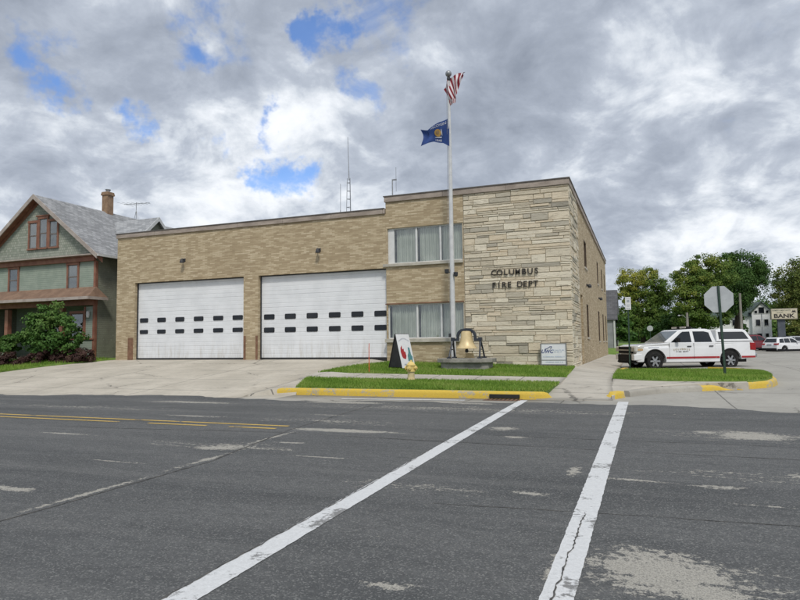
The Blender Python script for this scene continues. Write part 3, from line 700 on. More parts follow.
# sectional garage doors
def garage_door(D, cols, zpairs, label):
    a, b, _, top = D; zb = .93
    m = MB(); y = YF+.24; z = zb+.05; n = 20; h = (top+.05-z)/n
    for i in range(n):     # ribbed steel panels
        z0, z1 = z+i*h, z+(i+1)*h
        dd = .010 if i % 3 == 0 else .006
        for (p0, y0), (p1, y1) in zip(((z0, y+dd), (z0+.018, y), (z1-.018, y)), ((z0+.018, y), (z1-.018, y), (z1, y+dd))):
            m.quad((a+.03, y0, p0), (b-.03, y0, p0), (b-.03, y1, p1), (a+.03, y1, p1))
    d = m.build('garage_door', M_DOOR, fs_)
    tag(d, label)
    MB().box(a+.02, b-.02, y-.012, y+.05, zb-.1, zb+.05).build('bottom_seal', M_BLACK, d)
    f = MB().box(a, a+.045, y-.06, y+.08, zb-.1, top).box(b-.045, b, y-.06, y+.08, zb-.1, top).box(a+.046, b-.046, y-.06, y+.08, top-.05, top)
    f.build('door_frame', M_IRON, d)
    for (c0, c1) in cols:
        for (z0, z1) in zpairs:
            r = .05; poly = []
            for cx, cz, s in ((c1-r, z1-r, 0), (c0+r, z1-r, 90), (c0+r, z0+r, 180), (c1-r, z0+r, 270)):
                for k in range(4):
                    an = math.radians(s+30*k); poly.append((cx+r*math.cos(an), cz+r*math.sin(an)))
            fr = MB().prism(poly, 'y', y-.022, y+.012).build('window', M_BLACK, d)
            cx, cz = (c0+c1)/2, (z0+z1)/2
            MB().prism([(lerp(cx, p, .93), lerp(cz, q, .84)) for p, q in poly], 'y', y-.025, y-.020).build('pane', M_DGLASS, fr)
C1 = [(-24.76, -24.22), (-23.60, -23.05), (-22.42, -21.85), (-21.24, -20.65), (-20.04, -19.44), (-18.87, -18.27)]
C2 = [(-17.04, -16.45), (-15.87, -15.27), (-14.68, -14.09), (-13.50, -12.90), (-12.34, -11.74), (-11.19, -10.59)]
garage_door(D1, C1, ((2.86, 3.09), (2.26, 2.47)), 'left white sectional garage door')
garage_door(D2, C2, ((2.83, 3.08), (2.20, 2.44)), 'right white sectional garage door')
for (x0, x1) in ((-25.32, -24.98), (-18.045, -17.93), (-17.35, -17.24)):
    MB().box(x0, x1, YF-.035, YF-.001, .86, 2.05).build('corner_guard', M_RUST, fs_, bevel=.008)

# ribbon windows
def ribbon(W, muls, post, label):
    x0, x1, z0, z1 = W; y = YF+.10
    f = MB()
    f.box(x0+.002, x0+post, y-.03, y+.06, z0+.05, z1-.05)
    f.box(x0+.002, x1-.002, y-.03, y+.06, z0+.002, z0+.05).box(x0+.002, x1-.002, y-.03, y+.06, z1-.05, z1-.002).box(x1-.045, x1-.002, y-.03, y+.06, z0+.05, z1-.05)
    for mx in muls: f.box(mx-.04, mx+.04, y-.04, y+.06, z0+.05, z1-.05)
    w = f.build('window', M_ALU, fs_); tag(w, label)
    ed = [x0+post]+[v for mx in muls for v in (mx-.04, mx+.04)]+[x1-.045]
    for a, b in zip(ed[::2], ed[1::2]):
        MB().box(a, b, y+.005, y+.012, z0+.05, z1-.05).build('pane', M_GLASS, w)
        # pleated drapes, parted a little at random
        R = random.Random(int(a*100)); xs_ = np.arange(a+.02+(.06 if R.random() < .5 else 0), b-.01, .028); cm = MB(); vs = []
        for k, xx in enumerate(xs_):
            yy = y+.10+.034*math.sin(k*1.75+R.uniform(-.35, .35)); vs += [(xx, yy, z0+.03), (xx, yy+R.uniform(-.006, .006), z1-.02)]
        cm.add(vs, [(2*k, 2*k+2, 2*k+3, 2*k+1) for k in range(len(xs_)-1)]); cm.build('curtain', M_CURT, w)
    return w
w1 = ribbon(W1, (-9.07, -7.96), .30, 'upper ribbon window with three panes and a wide white post')
w2 = ribbon(W2, (-9.07, -7.97), .06, 'lower ribbon window with pleated green curtains')
MB().box(XS-.12, -6.93, YF-.12, YF+.12, W1[2]-.13, W1[2]-.003).build('sill', M_SILL, w1, bevel=.01)
MB().box(XS-.06, -6.93, YF-.12, YF+.12, W2[2]-.16, W2[2]-.003).build('sill', M_SILL, w2, bevel=.01)
MB().box(XS-.05, -6.93, YF-.035, YF-.022, W2[3], W2[3]+.05).build('lintel', M_RUST, w2)
M_BRN = pm('dark_brown_casing', (.06, .04, .025), (.085, .06, .04), 5, .6)
# side windows, side door
for i, (a, b, c, d) in enumerate(SIDE):
    if i == 4:
        q = MB().box(XC-.22, XC-.17, a+.002, b-.002, .3, d-.002).build('side_door', pm('brown_door', (.10, .06, .035), (.13, .08, .05), 4, .5), fs_)
        MB().tube([(XC-.17, b-.1, 1.5), (XC-.11, b-.1, 1.5), (XC-.11, b-.1, 1.7)], .012).build('handle', M_ALU, q)
        continue
    q = MB().box(XC-.22, XC-.16, a+.002, a+.05, c, d-.002).box(XC-.22, XC-.16, b-.05, b-.002, c, d-.002).box(XC-.22, XC-.16, a+.05, b-.05, c+.002, c+.05).box(XC-.22, XC-.16, a+.05, b-.05, d-.05, d-.002).build('side_window', M_RUST, fs_)
    MB().box(XC-.2, XC-.19, a+.05, b-.05, c+.05, d-.05).build('pane', M_DGLASS, q)
    MB().box(XC-.14, XC+.05, a-.03, b+.03, c-.09, c-.003).build('sill', M_SILL, q)
    MB().box(XC-.155, XC-.004, b-.04, b-.002, c+.003, d-.003).box(XC-.155, XC-.004, a+.002, b-.042, d-.04, d-.003).build('casing', M_BRN, q)
for y, z in ((33.4, 4.45), (43.3, 4.4)):
    MB().box(XC, XC+.08, y-.06, y+.06, z-.02, z+.1).lathe([(.02, -.1), (.09, -.09), (.10, .0), (.05, .09), (.02, .1)], (XC+.16, y, z), 10).build('wall_light', M_IRON, fs_)
# wall lamps over the garage doors
for x, z in ((-21.72, 5.95), (-13.89, 5.96)):
    m = MB().box(x-.10, x+.10, YF-.03, YF-.001, z-.04, z+.12).tube([(x, YF-.02, z+.06), (x+.02, YF-.16, z+.10), (x+.04, YF-.2, z+.02)], .022, 6)
    m.lathe([(.03, .09), (.06, .07), (.10, -.05), (.11, -.12), (.09, -.12)], (x+.05, YF-.22, z), 12)
    m.build('wall_lamp', M_IRON, fs_)
# small weep gaps in the stone
# letters
def letters(txt, x0, x1, zc, size):
    """dark metal letters, each standing a little off the wall"""
    vs_all = []
    n = len(txt)
    for i, ch in enumerate(txt):
        if ch == ' ': continue
        cx = lerp(x0, x1, i/(n-1)); v, f = text_mb(ch, size, .014, offset=.003)
        m = MB().add([(cx+p[0]*(.80 if ch == 'M' else 1.0), YF-.072-p[2], zc+p[1]) for p in v], [q for q in f])
        m.build('letter', M_BRONZE, fs_)
letters('COLUMBUS', -5.62, -3.86, 4.47, .34)
letters('FIRE DEPT', -5.62, -3.90, 3.95, .34)

# ------------------------------------------------------------------ rooftop aerials
M_STEEL = pm('galvanised_steel', (.28, .29, .30), (.36, .37, .38), 12, .45, metal=.6)
GRP = 'radio aerials on the fire station roof'
t = thing('radio_antenna', (-14.5, 30, 6.92), 'tall whip antenna on a rung braced lattice mast on the roof', 'antenna', GRP)
m = MB()
for dx, dy in ((-.17, -.1), (.17, -.1), (0, .19)): m.tube([(-14.5+dx, 30+dy, 6.9), (-14.5+dx*.5, 30+dy*.5, 10.6)], .015, 5)
for k in range(8):
    s = 1-.5*k/8; z = 7.2+k*.45
    q = [(-14.5-.17*s, 30-.1*s, z), (-14.5+.17*s, 30-.1*s, z), (-14.5, 30+.19*s, z)]
    for a, b in ((0, 1), (1, 2), (2, 0)): m.tube([q[a], q[b]], .012, 4)
m.build('lattice_mast', M_STEEL, t)
MB().tube([(-14.5, 30, 10.5), (-14.52, 30, 11.4), (-14.56, 30, 12.9)], [.028, .02, .014], 6).build('whip', M_STEEL, t)
t = thing('radio_antenna', (-15.03, 30, 6.92), 'short plain whip antenna left of the lattice mast', 'antenna', GRP)
MB().tube([(-15.03, 30, 6.9), (-15.03, 30, 8.9)], .022, 5).build('mast', M_STEEL, t)
MB().tube([(-15.03, 30, 8.9), (-15.02, 30, 10.35)], .013, 5).build('whip', M_STEEL, t)
t = thing('radio_antenna', (-11.96, 30, 6.92), 'short mast with a side arm holding a thin whip', 'antenna', GRP)
MB().tube([(-11.96, 30, 6.9), (-11.96, 30, 10.25)], .03, 6).box(-11.98, -11.72, 29.97, 30.03, 10.2, 10.27).build('mast', M_STEEL, t)
MB().tube([(-11.75, 30, 9.6), (-11.75, 30, 10.9)], .012, 5).build('whip', M_STEEL, t)
# ------------------------------------------------------------------ flagpole and flags
M_POLE = pm('pole_paint', (.62, .63, .63), (.54, .55, .56), 6, .4)
PX, PY = -7.16, 24.5
pz0 = gzW(PX, PY)
t = thing('flagpole', (PX, PY, pz0), 'tall tapered white flagpole with a ball on top behind the bell', 'flagpole')
MB().tube([(PX, PY, pz0-.05), (PX, PY, 4), (PX, PY, 9), (PX, PY, 12.72)], [.105, .10, .08, .05], 14).build('pole', M_POLE, t, auto=60)
MB().lathe([(.20, pz0-.02), (.20, pz0+.05), (.13, pz0+.09)], (PX, PY, 0), 16).build('base_collar', M_STEEL, t)
prof = [(max(.004, .135*math.sin(a)), 12.93-.135*math.cos(a)) for a in np.linspace(.01, math.pi-.01, 12)]
MB().lathe(prof, (PX, PY, 0), 18).build('finial_ball', M_STEEL, t, smooth=True)
MB().lathe([(.06, 12.62), (.075, 12.66), (.075, 12.76), (.04, 12.80)], (PX, PY, 0), 12).build('truck_pulley', M_IRON, t)
MB().tube([(PX-.10, PY-.05, 1.9), (PX-.13, PY-.07, 6), (PX-.07, PY-.05, 12.6)], .007, 4).build('halyard', M_STEEL, t)
MB().box(PX-.17, PX-.09, PY-.10, PY-.02, 1.82, 1.98).build('cleat', M_IRON, t)
for s, z in ((-1, 4.54), (1, 4.40)):
    m = MB().tube([(PX+s*.08, PY-.04, z-.05), (PX+s*.16, PY-.10, z)], .02, 6)
    m.lathe([(.05, -.02), (.085, .02), (.095, .16), (.075, .165)], (PX+s*.19, PY-.12, z-.08), 12)
    m.build('floodlight', M_IRON, t)

def flag_mesh(name, fn, nu, nv, mat, parent=None):
    m = MB(); vs = [fn(i/(nu-1), j/(nv-1)) for i in range(nu) for j in range(nv)]
    m.add(vs, [(i*nv+j, (i+1)*nv+j, (i+1)*nv+j+1, i*nv+j+1) for i in range(nu-1) for j in range(nv-1)])
    o = m.build(name, mat, parent, smooth=True)
    uv = o.data.uv_layers.new(name='cloth')
    for l in o.data.loops:
        k = l.vertex_index; uv.data[l.index].uv = ((k//nv)/(nu-1), (k % nv)/(nv-1))
    return o
def bil(a, b, d, c, u, v):   # a-b top edge, d-c bottom edge
    return Vector(a).lerp(Vector(b), u).lerp(Vector(d).lerp(Vector(c), u), v)
k = PY/23.0
def fp(x, z, dy=0): return Vector((x*k, PY+dy, 1.6+(z-1.6)*k))
# stars and stripes, blown up and folded so that only stripes show
mu, tu, pu = newmat('flag_stripes')
uvn = N(tu, 'ShaderNodeUVMap', uv_map='cloth'); sp = N(tu, 'ShaderNodeSeparateXYZ'); tu.links.new(uvn.outputs[0], sp.inputs[0])
fr = mth(tu, 'FRACT', mth(tu, 'MULTIPLY', sp.outputs[0], 6.5)); st = mth(tu, 'GREATER_THAN', fr, .5)
c = mixc(tu, st, (.22, .012, .025), (.66, .62, .64)); tu.links.new(c, pu.inputs['Base Color']); pu.inputs['Roughness'].default_value = .8
def us(u, v):
    # u runs across the stripes from the low left corner to the upper right corner, v along them
    top = [fp(-6.93, 11.63), fp(-6.80, 11.92, -.05), fp(-6.67, 12.09), fp(-6.38, 12.22, .08), fp(-6.04, 12.23, -.02)]
    bot = [fp(-6.66, 10.99, .03), fp(-6.50, 11.02, -.08), fp(-6.42, 11.18, .02), fp(-6.38, 11.50, -.06), fp(-6.16, 12.02, .05)]
    def pick(l, s):
        s *= 4; i = min(3, int(s)); return l[i].lerp(l[i+1], s-i)
    p = pick(top, u).lerp(pick(bot, u), v)
    p.y += .07*math.sin(u*15+v*3)+.05*math.sin(v*7+u*2); p.x += .02*math.sin(v*6+u*9)
    return tuple(p)
o = flag_mesh('national_flag', us, 40, 24, mu); tag(o, 'red and white striped flag bunched up at the top of the pole', 'flag')
# the wind-creased lower fold of the same flag is part of it
def us2(u, v):
    p = bil(fp(-6.69, 11.14, -.10), fp(-6.40, 11.16, -.12), fp(-6.66, 10.93, -.04), fp(-6.42, 10.98, -.14), u, v); p.y += .04*math.sin(u*9); return tuple(p)
f2 = flag_mesh('flag_fold', us2, 12, 6, mu, None); f2.parent = o
M_BLUE = pm('blue_flag_cloth', (.016, .055, .22), (.012, .042, .17), 3, .75)
M_FGOLD = pm('flag_gold', (.50, .32, .08), (.38, .22, .05), 9, .7); M_FWH = pm('flag_white', (.55, .58, .62), (.48, .5, .55), 5, .7)
def wi(u, v, lift=0.0):
    # u from hoist (1) to fly (0); v from top (0) to bottom (1)
    top = [fp(-7.92, 10.13), fp(-7.62, 10.07), fp(-7.38, 10.14), fp(-7.10, 10.34), fp(-6.71, 10.47)]
    bot = [fp(-7.93, 9.46), fp(-7.66, 9.46), fp(-7.35, 9.56), fp(-7.0, 9.47), fp(-6.70, 9.26)]
    s = u*4; i = min(3, int(s)); f = s-i; f = f*f*(3-2*f)*.5+f*.5
    p = top[i].lerp(top[i+1], f).lerp(bot[i].lerp(bot[i+1], f), v)
    p.x += .10*math.sin(v*math.pi)*(1-u)**2
    p.y += .10*math.sin(u*9+v*2.2)+.06*math.sin(v*6-u*4)*(1-u)-.05-lift
    return tuple(p)
o = flag_mesh('state_flag', wi, 40, 24, M_BLUE); tag(o, 'dark blue state flag with a gold crest flying left from the pole', 'flag')
def on_flag(name, pts_faces, mat, lift):
    vs, fs = pts_faces
    return MB().add([wi(p[0], p[1], lift) for p in vs], fs).build(name, mat, o)
def disc(cu, cv, ru, rv, n=20):
    return [(cu, cv)]+[(cu+ru*math.cos(2*math.pi*i/n), cv+rv*math.sin(2*math.pi*i/n)) for i in range(n)], [(0, 1+i, 1+(i+1) % n) for i in range(n)]
on_flag('crest', disc(.62, .47, .085, .19), M_FGOLD, .012)
on_flag('crest_shield', disc(.62, .46, .045, .10), pm('flag_brown', (.25, .15, .06), (.32, .22, .12), 30, .7), .018)
on_flag('crest_ribbon', ([(.53, .68), (.72, .68), (.70, .74), (.55, .74)], [(0, 1, 2, 3)]), M_FWH, .014)
on_flag('crest_figure', disc(.735, .48, .022, .16), M_FWH, .014)
for s, cu, cv, sz in (('WISCONSIN', .64, .13, .15), ('1848', .62, .88, .14)):
    v, f = text_mb(s, sz); on_flag('lettering', ([(cu+p[0]*.62, cv-p[1]*1.15) for p in v], f), M_FWH, .012)

# ------------------------------------------------------------------ memorial bell
BX, BY = -6.40, 23.75
bz = gzW(BX, BY)
M_PED = pm('weathered_limestone', (.36, .345, .31), (.22, .21, .19), 2.2, .9, .5, 14)
M_SLABC = pm('slab_concrete', (.33, .315, .28), (.20, .19, .17), 2.4, .9, .4, 12)
t = thing('pedestal', (BX, BY, bz), 'low grey stone pedestal with an overhanging slab under the bell', 'pedestal')
def octo(rx, ry, cut): return [(BX-rx+cut, BY-ry), (BX+rx-cut, BY-ry), (BX+rx, BY-ry+cut), (BX+rx, BY+ry-cut), (BX+rx-cut, BY+ry), (BX-rx+cut, BY+ry), (BX-rx, BY+ry-cut), (BX-rx, BY-ry+cut)]
SZ = .985
MB().prism(octo(.95, .60, .2), 'z', bz-.05, SZ-.16).build('base', M_PED, t, bevel=.015)
MB().prism(octo(1.10, .75, .36), 'z', SZ-.158, SZ).build('slab', M_SLABC, t, bevel=.02)
M_BELL = pm('bell_gold_paint', (.70, .56, .32), (.58, .44, .22), 3, .45, .05, 30, metal=.12)
M_YOKE = pm('blue_grey_iron', (.022, .027, .038), (.038, .045, .058), 7, .45, .2)
t = thing('memorial_bell', (BX, BY, SZ), 'gold painted bell hanging in a black iron yoke on the pedestal', 'bell')
prof = [(.02, 2.05), (.14, 2.05), (.20, 2.02), (.215, 1.95), (.23, 1.80), (.26, 1.64), (.31, 1.52), (.37, 1.43), (.415, 1.385), (.415, 1.36), (.37, 1.37), (.30, 1.48), (.20, 1.8), (.02, 1.95)]
MB().lathe(prof, (BX, BY, 0), 32).build('bell_body', M_BELL, t, auto=40)
MB().lathe([(.02, 1.20), (.06, 1.22), (.075, 1.27), (.05, 1.34), (.02, 1.40), (.02, 1.8)], (BX, BY, 0), 12).build('clapper', M_IRON, t, smooth=True)
m = MB()
arc = [(BX-.58, 1.74), (BX-.40, 1.76), (BX-.395, 1.9), (BX-.34, 2.03), (BX-.22, 2.13), (BX, 2.165), (BX+.22, 2.13), (BX+.34, 2.03), (BX+.395, 1.9), (BX+.40, 1.76), (BX+.58, 1.74)]
inn = [(BX+.58, 1.66), (BX+.31, 1.66), (BX+.305, 1.86), (BX+.26, 1.96), (BX+.17, 2.04), (BX, 2.06), (BX-.17, 2.04), (BX-.26, 1.96), (BX-.305, 1.86), (BX-.31, 1.66), (BX-.58, 1.66)]
pts = arc; ip = inn[::-1]; vs = []
for (a, b), (c, d) in zip(pts, ip): vs += [(a, BY-.07, b), (c, BY-.07, d), (c, BY+.07, d), (a, BY+.07, b)]
fs = []
for i in range(len(pts)-1):
    for j in range(4): fs.append((i*4+j, (i+1)*4+j, (i+1)*4+(j+1) % 4, i*4+(j+1) % 4))
fs += [(0, 1, 2, 3), tuple(range((len(pts)-1)*4, len(pts)*4))[::-1]]
m.add(vs, fs); m.build('yoke', M_YOKE, t, bevel=.012)
for s in (-1, 1):
    x = BX+s*.55; q = MB()
    for dy in (-.38, .38):
        q.tube([(x, BY, 1.72), (x+s*.04, BY+dy*.6, 1.35), (x+s*.06, BY+dy, SZ+.05)], [.045, .035, .04], 8)
        q.box(x+s*.06-.08, x+s*.06+.08, BY+dy-.09, BY+dy+.09, SZ, SZ+.05)
    q.tube([(x+s*.045, BY-.22, 1.33), (x+s*.045, BY+.22, 1.33)], .025, 6)
    q.box(x-.07, x+.07, BY-.09, BY+.09, 1.66, 1.80)
    q.build('a_frame_stand', M_YOKE, t, bevel=.006)
MB().lathe([(.20, SZ), (.20, SZ+.03), (.17, SZ+.06), (.16, SZ+.19)], (BX+.02, BY+.35, 0), 18).build('floor_plinth', M_BELL, t)

# ------------------------------------------------------------------ sandwich board
M_WSIGN = pm('white_sign_panel', (.76, .77, .78), (.70, .71, .73), 3, .4)
M_BLKP = pm('black_board_panel', (.012, .012, .012), (.02, .02, .022), 4, .55)
bo = Vector((-8.93, 23.2)); rd = Vector((.36, .93)).normalized(); nd = Vector((.93, -.36)).normalized()
bz = gzW(bo.x, bo.y)+.015; BH = 1.36; SP = .36; BW = .76
t = thing('sandwich_board', (bo.x, bo.y, bz), 'folding sandwich board with white picture front and black back on the grass', 'sandwich board')
def bp(a, h, side, off=0.0):   # a along ridge from -.5..+.5, h 0..1
    q = bo+rd*(a*BW)+nd*(side*(SP*(1-h)+.012)+side*off); return (q.x, q.y, bz+h*BH)
for side, mt, nm in ((1, M_WSIGN, 'front_panel'), (-1, M_BLKP, 'back_panel')):
    m = MB(); c = [(-.5, .02), (.5, .02), (.5, 1), (-.5, 1)]
    m.add([bp(a, h, side) for a, h in c]+[bp(a, h, side, .02) for a, h in c], [(0, 1, 2, 3), (7, 6, 5, 4), (0, 4, 5, 1), (1, 5, 6, 2), (2, 6, 7, 3), (3, 7, 4, 0)])
    pnl = m.build(nm, mt, t)
    if side == 1: fpnl = pnl
m = MB()      # black sheet standing in for the shade inside the open near side
m.add([bp(-.47, .04, 1), bp(-.47, .98, 1), bp(-.47, .98, -1), bp(-.47, .04, -1)], [(0, 1, 2, 3)]); 
m.add([bp(-.45, .04, 1), bp(-.45, .98, 1), bp(-.45, .98, -1), bp(-.45, .04, -1)], [(3, 2, 1, 0)])
m.build('side_shade', M_BLKP, t)
MB().tube([bp(-.52, 1, 0), bp(.52, 1, 0)], .02, 8).build('hinge', M_BLKP, t)
def decal(name, poly, mat): return MB().add([bp(a, h, 1, .024) for a, h in poly], [tuple(range(len(poly)))]).build(name, mat, fpnl)
M_RED = pm('print_red', (.42, .03, .035), (.30, .02, .03), 20, .5); M_TEAL = pm('print_teal', (.06, .20, .26), (.12, .28, .24), 14, .5); M_GREY = pm('print_grey', (.30, .33, .38), (.40, .43, .47), 30, .5)
decal('red_picture', [(-.36, .36), (-.30, .30), (-.10, .27), (-.02, .36), (-.04, .48), (-.14, .50), (-.12, .58), (-.24, .56), (-.22, .68), (-.36, .60), (-.40, .48)], M_RED)
decal('teal_picture', [(.06, .22), (.40, .18), (.44, .34), (.36, .40), (.34, .60), (.22, .62), (.18, .46), (.08, .38)], M_TEAL)
for i in range(11):       # arched line of small print along the top
    a = -.36+.072*i; h = .80+.07*math.sin(math.pi*i/10)
    decal('print_mark', [(a-.02, h-.018), (a+.022, h-.018), (a+.02, h+.022), (a-.018, h+.018)], M_GREY)
decal('print_band', [(-.30, .10), (.30, .08), (.30, .12), (-.30, .14)], M_GREY)

# ------------------------------------------------------------------ fire hydrant
HX, HY = -7.24, 19.66; hz = gzW(HX, HY)
M_HYD = pm('hydrant_cream_paint', (.72, .60, .36), (.62, .50, .28), 6, .5, .15, 30); M_HYC = pm('hydrant_yellow_cap', (.74, .58, .22), (.64, .48, .16), 6, .5)
t = thing('fire_hydrant', (HX, HY, hz), 'cream and yellow fire hydrant beside the front walk', 'fire hydrant')
MB().lathe([(.17, hz-.05), (.17, hz+.05), (.12, hz+.055), (.115, hz+.30), (.12, hz+.31)], (HX, HY, 0), 20).build('barrel', M_HYD, t, auto=40)
MB().lathe([(.15, hz+.31), (.15, hz+.35), (.13, hz+.355), (.135, hz+.50), (.155, hz+.505), (.155, hz+.54), (.13, hz+.56), (.09, hz+.62), (.04, hz+.645), (.035, hz+.69), (.02, hz+.695)], (HX, HY, 0), 20).build('bonnet', M_HYC, t, auto=40)
for ax, s in (('x', 1), ('x', -1), ('y', -1)):
    h = [(.055, .10*s), (.055, .16*s), (.075, .165*s), (.075, .20*s), (.03, .205*s), (.03, .23*s)]
    MB().lathe(h, (HX, HY, hz+.43), 12, ax).build('nozzle', M_HYC, t, auto=40)
MB().lathe([(.165, hz+.02), (.165, hz+.045)], (HX, HY, 0), 8).build('flange', M_HYD, t)
m = MB().tube([(-9.64, 21.58, gzW(-9.64, 21.58)-.05), (-9.64, 21.58, 1.45), (-9.63, 21.58, 1.62)], [.017, .015, .012], 8)
o = m.build('hydrant_marker', pm('orange_fibreglass', (.66, .12, .03), (.55, .09, .03), 5, .5)); tag(o, 'thin upright orange marker rod standing in the grass', 'marker rod')

# ------------------------------------------------------------------ white notice board by the corner
t = thing('notice_sign', (-3.25, 25.22, gzW(-3.25, 25.2)), 'small white notice board with blue lettering at the stone wall', 'sign')
M_FR = pm('sign_frame_grey', (.16, .16, .16), (.22, .22, .21), 5, .5)
MB().box(-3.72, -2.78, 25.20, 25.24, .70, 1.50).build('board', M_WSIGN, t)
m = MB().box(-3.76, -3.722, 25.18, 25.26, .50, 1.53).box(-2.778, -2.74, 25.18, 25.26, .50, 1.53).box(-3.721, -2.779, 25.19, 25.25, 1.502, 1.53).box(-3.721, -2.779, 25.185, 25.25, .66, .698).box(-3.715, -2.785, 25.188, 25.199, .855, .875)
m.build('frame', M_FR, t)
M_NAVY = pm('navy_print', (.05, .07, .20), (.08, .10, .25), 20, .5); M_PALE = pm('pale_blue_print', (.42, .48, .58), (.5, .56, .64), 20, .5)
def wtext(s, size, cx, cz, mat, nm='lettering', shear=0, sx=1, off=.0, align='CENTER'):
    v, f = text_mb(s, size, 0, align, off, shear); return MB().add([(cx+p[0]*sx, 25.196, cz+p[1]) for p in v], f).build(nm, mat, t)
wtext('UWC', .20, -3.50, 1.20, M_NAVY, 'logo_lettering', .3, .95, .006)
sw = [(-3.58, 1.30), (-3.48, 1.33), (-3.38, 1.40), (-3.31, 1.40), (-3.31, 1.36), (-3.37, 1.33)]
m = MB(); m.tube([(x, 25.19, z) for x, z in sw], .011, 5); m.build('logo_swoosh', M_NAVY, t)
def words(cx0, cx1, z, h, mat, seed):
    R = random.Random(seed); x = cx0; m = MB()
    while x < cx1:
        w = R.uniform(.018, .03); m.box(x, x+w, 25.194, 25.197, z, z+h*R.uniform(.7, 1)); x += w+.008+(.03 if R.random() < .18 else 0)
    m.build('small_print', mat, t)
words(-3.30, -2.86, 1.235, .05, M_PALE, 1); words(-3.30, -2.95, 1.165, .045, M_PALE, 2); words(-3.66, -2.84, .975, .045, M_PALE, 3); words(-3.56, -2.9, .765, .045, M_PALE, 4)

# storm drain in the kerb
t = thing('storm_drain', (-3.65, 17.5, 0), 'dark storm drain opening in the yellow kerb', 'storm drain')
MB().box(-4.05, -3.2, 17.36, 17.425, .03, .135).build('inlet', M_BLACK, t)
m = MB()
for k_ in range(9): m.box(-4.1+k_*.115, -4.1+k_*.115+.06, 16.95, 17.38, .004, .012)
m.box(-4.14, -3.12, 16.91, 16.95, .004, .013); m.build('grate', M_RUST, t)
MB().box(-4.14, -3.12, 16.952, 17.379, .001, .003).build('grate_pit', M_BLACK, t)

# ------------------------------------------------------------------ street signs
M_GPOST = pm('green_sign_post', (.028, .055, .04), (.04, .075, .055), 6, .5, metal=.2)
M_SBACK = pm('bare_aluminium', (.52, .54, .55), (.46, .48, .49), 3, .4, metal=.3)
def upost(p0, p1, w=.07):
    m = MB(); d = Vector(p1)-Vector(p0)
    vs = []
    for z in (0, 1):
        q = Vector(p0)+d*z
        for dx, dy in ((-w/2, .0), (-w/2, .012), (-w*.22, .012), (-w*.22, -.03), (w*.22, -.03), (w*.22, .012), (w/2, .012), (w/2, 0), (w*.32, 0), (w*.32, -.042), (-w*.32, -.042), (-w*.32, 0)): vs.append((q.x+dx, q.y+dy, q.z))
    n = 12
    return m.add(vs, [(i, (i+1) % n, n+(i+1) % n, n+i) for i in range(n)]+[tuple(range(n))[::-1], tuple(range(n, 2*n))])
t = thing('stop_sign', (2.66, 24.0, isl(2.66, 24)), 'back of an octagonal stop sign on a leaning green post', 'stop sign')
upost((2.66, 24.0, .3), (2.575, 24.0, 3.46), .085).build('post', M_GPOST, t)
R8 = .455/math.cos(math.pi/8)
MB().prism([(2.575+R8*math.cos(math.pi/8+i*math.pi/4), 2.99+R8*math.sin(math.pi/8+i*math.pi/4)) for i in range(8)], 'y', 24.014, 24.018).build('sign_plate', M_SBACK, t)
MB().prism([(2.575+R8*.985*math.cos(math.pi/8+i*math.pi/4), 2.99+R8*.985*math.sin(math.pi/8+i*math.pi/4)) for i in range(8)], 'y', 24.0185, 24.020).build('red_face', pm('sign_red', (.45, .015, .02), (.40, .012, .02), 3, .4), t)
v, f = text_mb('STOP', .30); MB().add([(2.575-p[0]*.9, 24.022, 2.99+p[1]) for p in v], [q[::-1] for q in f]).build('lettering', M_WSIGN, t)
m = MB()
for z in (2.75, 3.2): m.lathe([(.018, 23.985), (.018, 24.0), (.004, 24.001)], (2.58, 0, z), 8, 'y')
m.build('bolt', M_STEEL, t)
t = thing('parking_sign', (-.46, 28.0, isl(-.46, 28)), 'narrow white parking sign on a thin green post', 'parking sign')
upost((-.47, 28.0, .28), (-.45, 28.0, 3.44), .06).build('post', M_GPOST, t)
MB().box(-.56, -.335, 27.945, 27.950, 2.90, 3.44).build('sign_plate', M_WSIGN, t, bevel=.002)
m = MB()
m.box(-.535, -.36, 27.941, 27.944, 3.36, 3.375).box(-.50, -.395, 27.941, 27.944, 3.22, 3.32).box(-.52, -.375, 27.941, 27.944, 3.10, 3.12).box(-.51, -.385, 27.941, 27.944, 3.04, 3.06).prism([(-.53, 2.96), (-.49, 2.99), (-.49, 2.97), (-.40, 2.97), (-.40, 2.99), (-.36, 2.96), (-.40, 2.93), (-.40, 2.95), (-.49, 2.95), (-.49, 2.93)], 'y', 27.941, 27.944)
m.build('sign_marks', M_GREY, t)
kerb('yellow_kerb', [(-.62, 28.25), (-.80, 27.6), (-.86, 26.6)], M_YELK, lambda x, y: .46, lambda x, y: .33, .16, 'short yellow kerb end by the pickup front', .2, .3, 24)
# ------------------------------------------------------------------ vehicles
def paint(name, c, rough=.25):
    m, t, p = newmat(name); tc = N(t, 'ShaderNodeTexCoord'); n = noise(t, tc.outputs['Object'], 2.5, 5)
    t.links.new(mixc(t, sstep(t, n.outputs[0], .35, .7), c, tuple(v*.94 for v in c)), p.inputs['Base Color'])
    p.inputs['Roughness'].default_value = rough; p.inputs['Coat Weight'].default_value = .6; p.inputs['Coat Roughness'].default_value = .06
    return m
M_WCAR = paint('white_car_paint', (.76, .77, .78)); M_RCAR = paint('dark_red_car_paint', (.16, .012, .02)); M_SCAR = paint('silver_car_paint', (.40, .42, .44))
M_TYRE = pm('tyre_rubber', (.016, .016, .017), (.028, .027, .026), 10, .85, .2, spec=.15); M_RIM = pm('alloy_rim', (.48, .49, .50), (.38, .39, .40), 8, .3, metal=.8)
M_CGLASS = pm('tinted_car_glass', (.012, .015, .018), (.018, .021, .024), 2, .04, spec=.7)
M_WSHLD = pm('windscreen_glass', (.10, .125, .14), (.16, .19, .20), 1.2, .05, spec=.8)
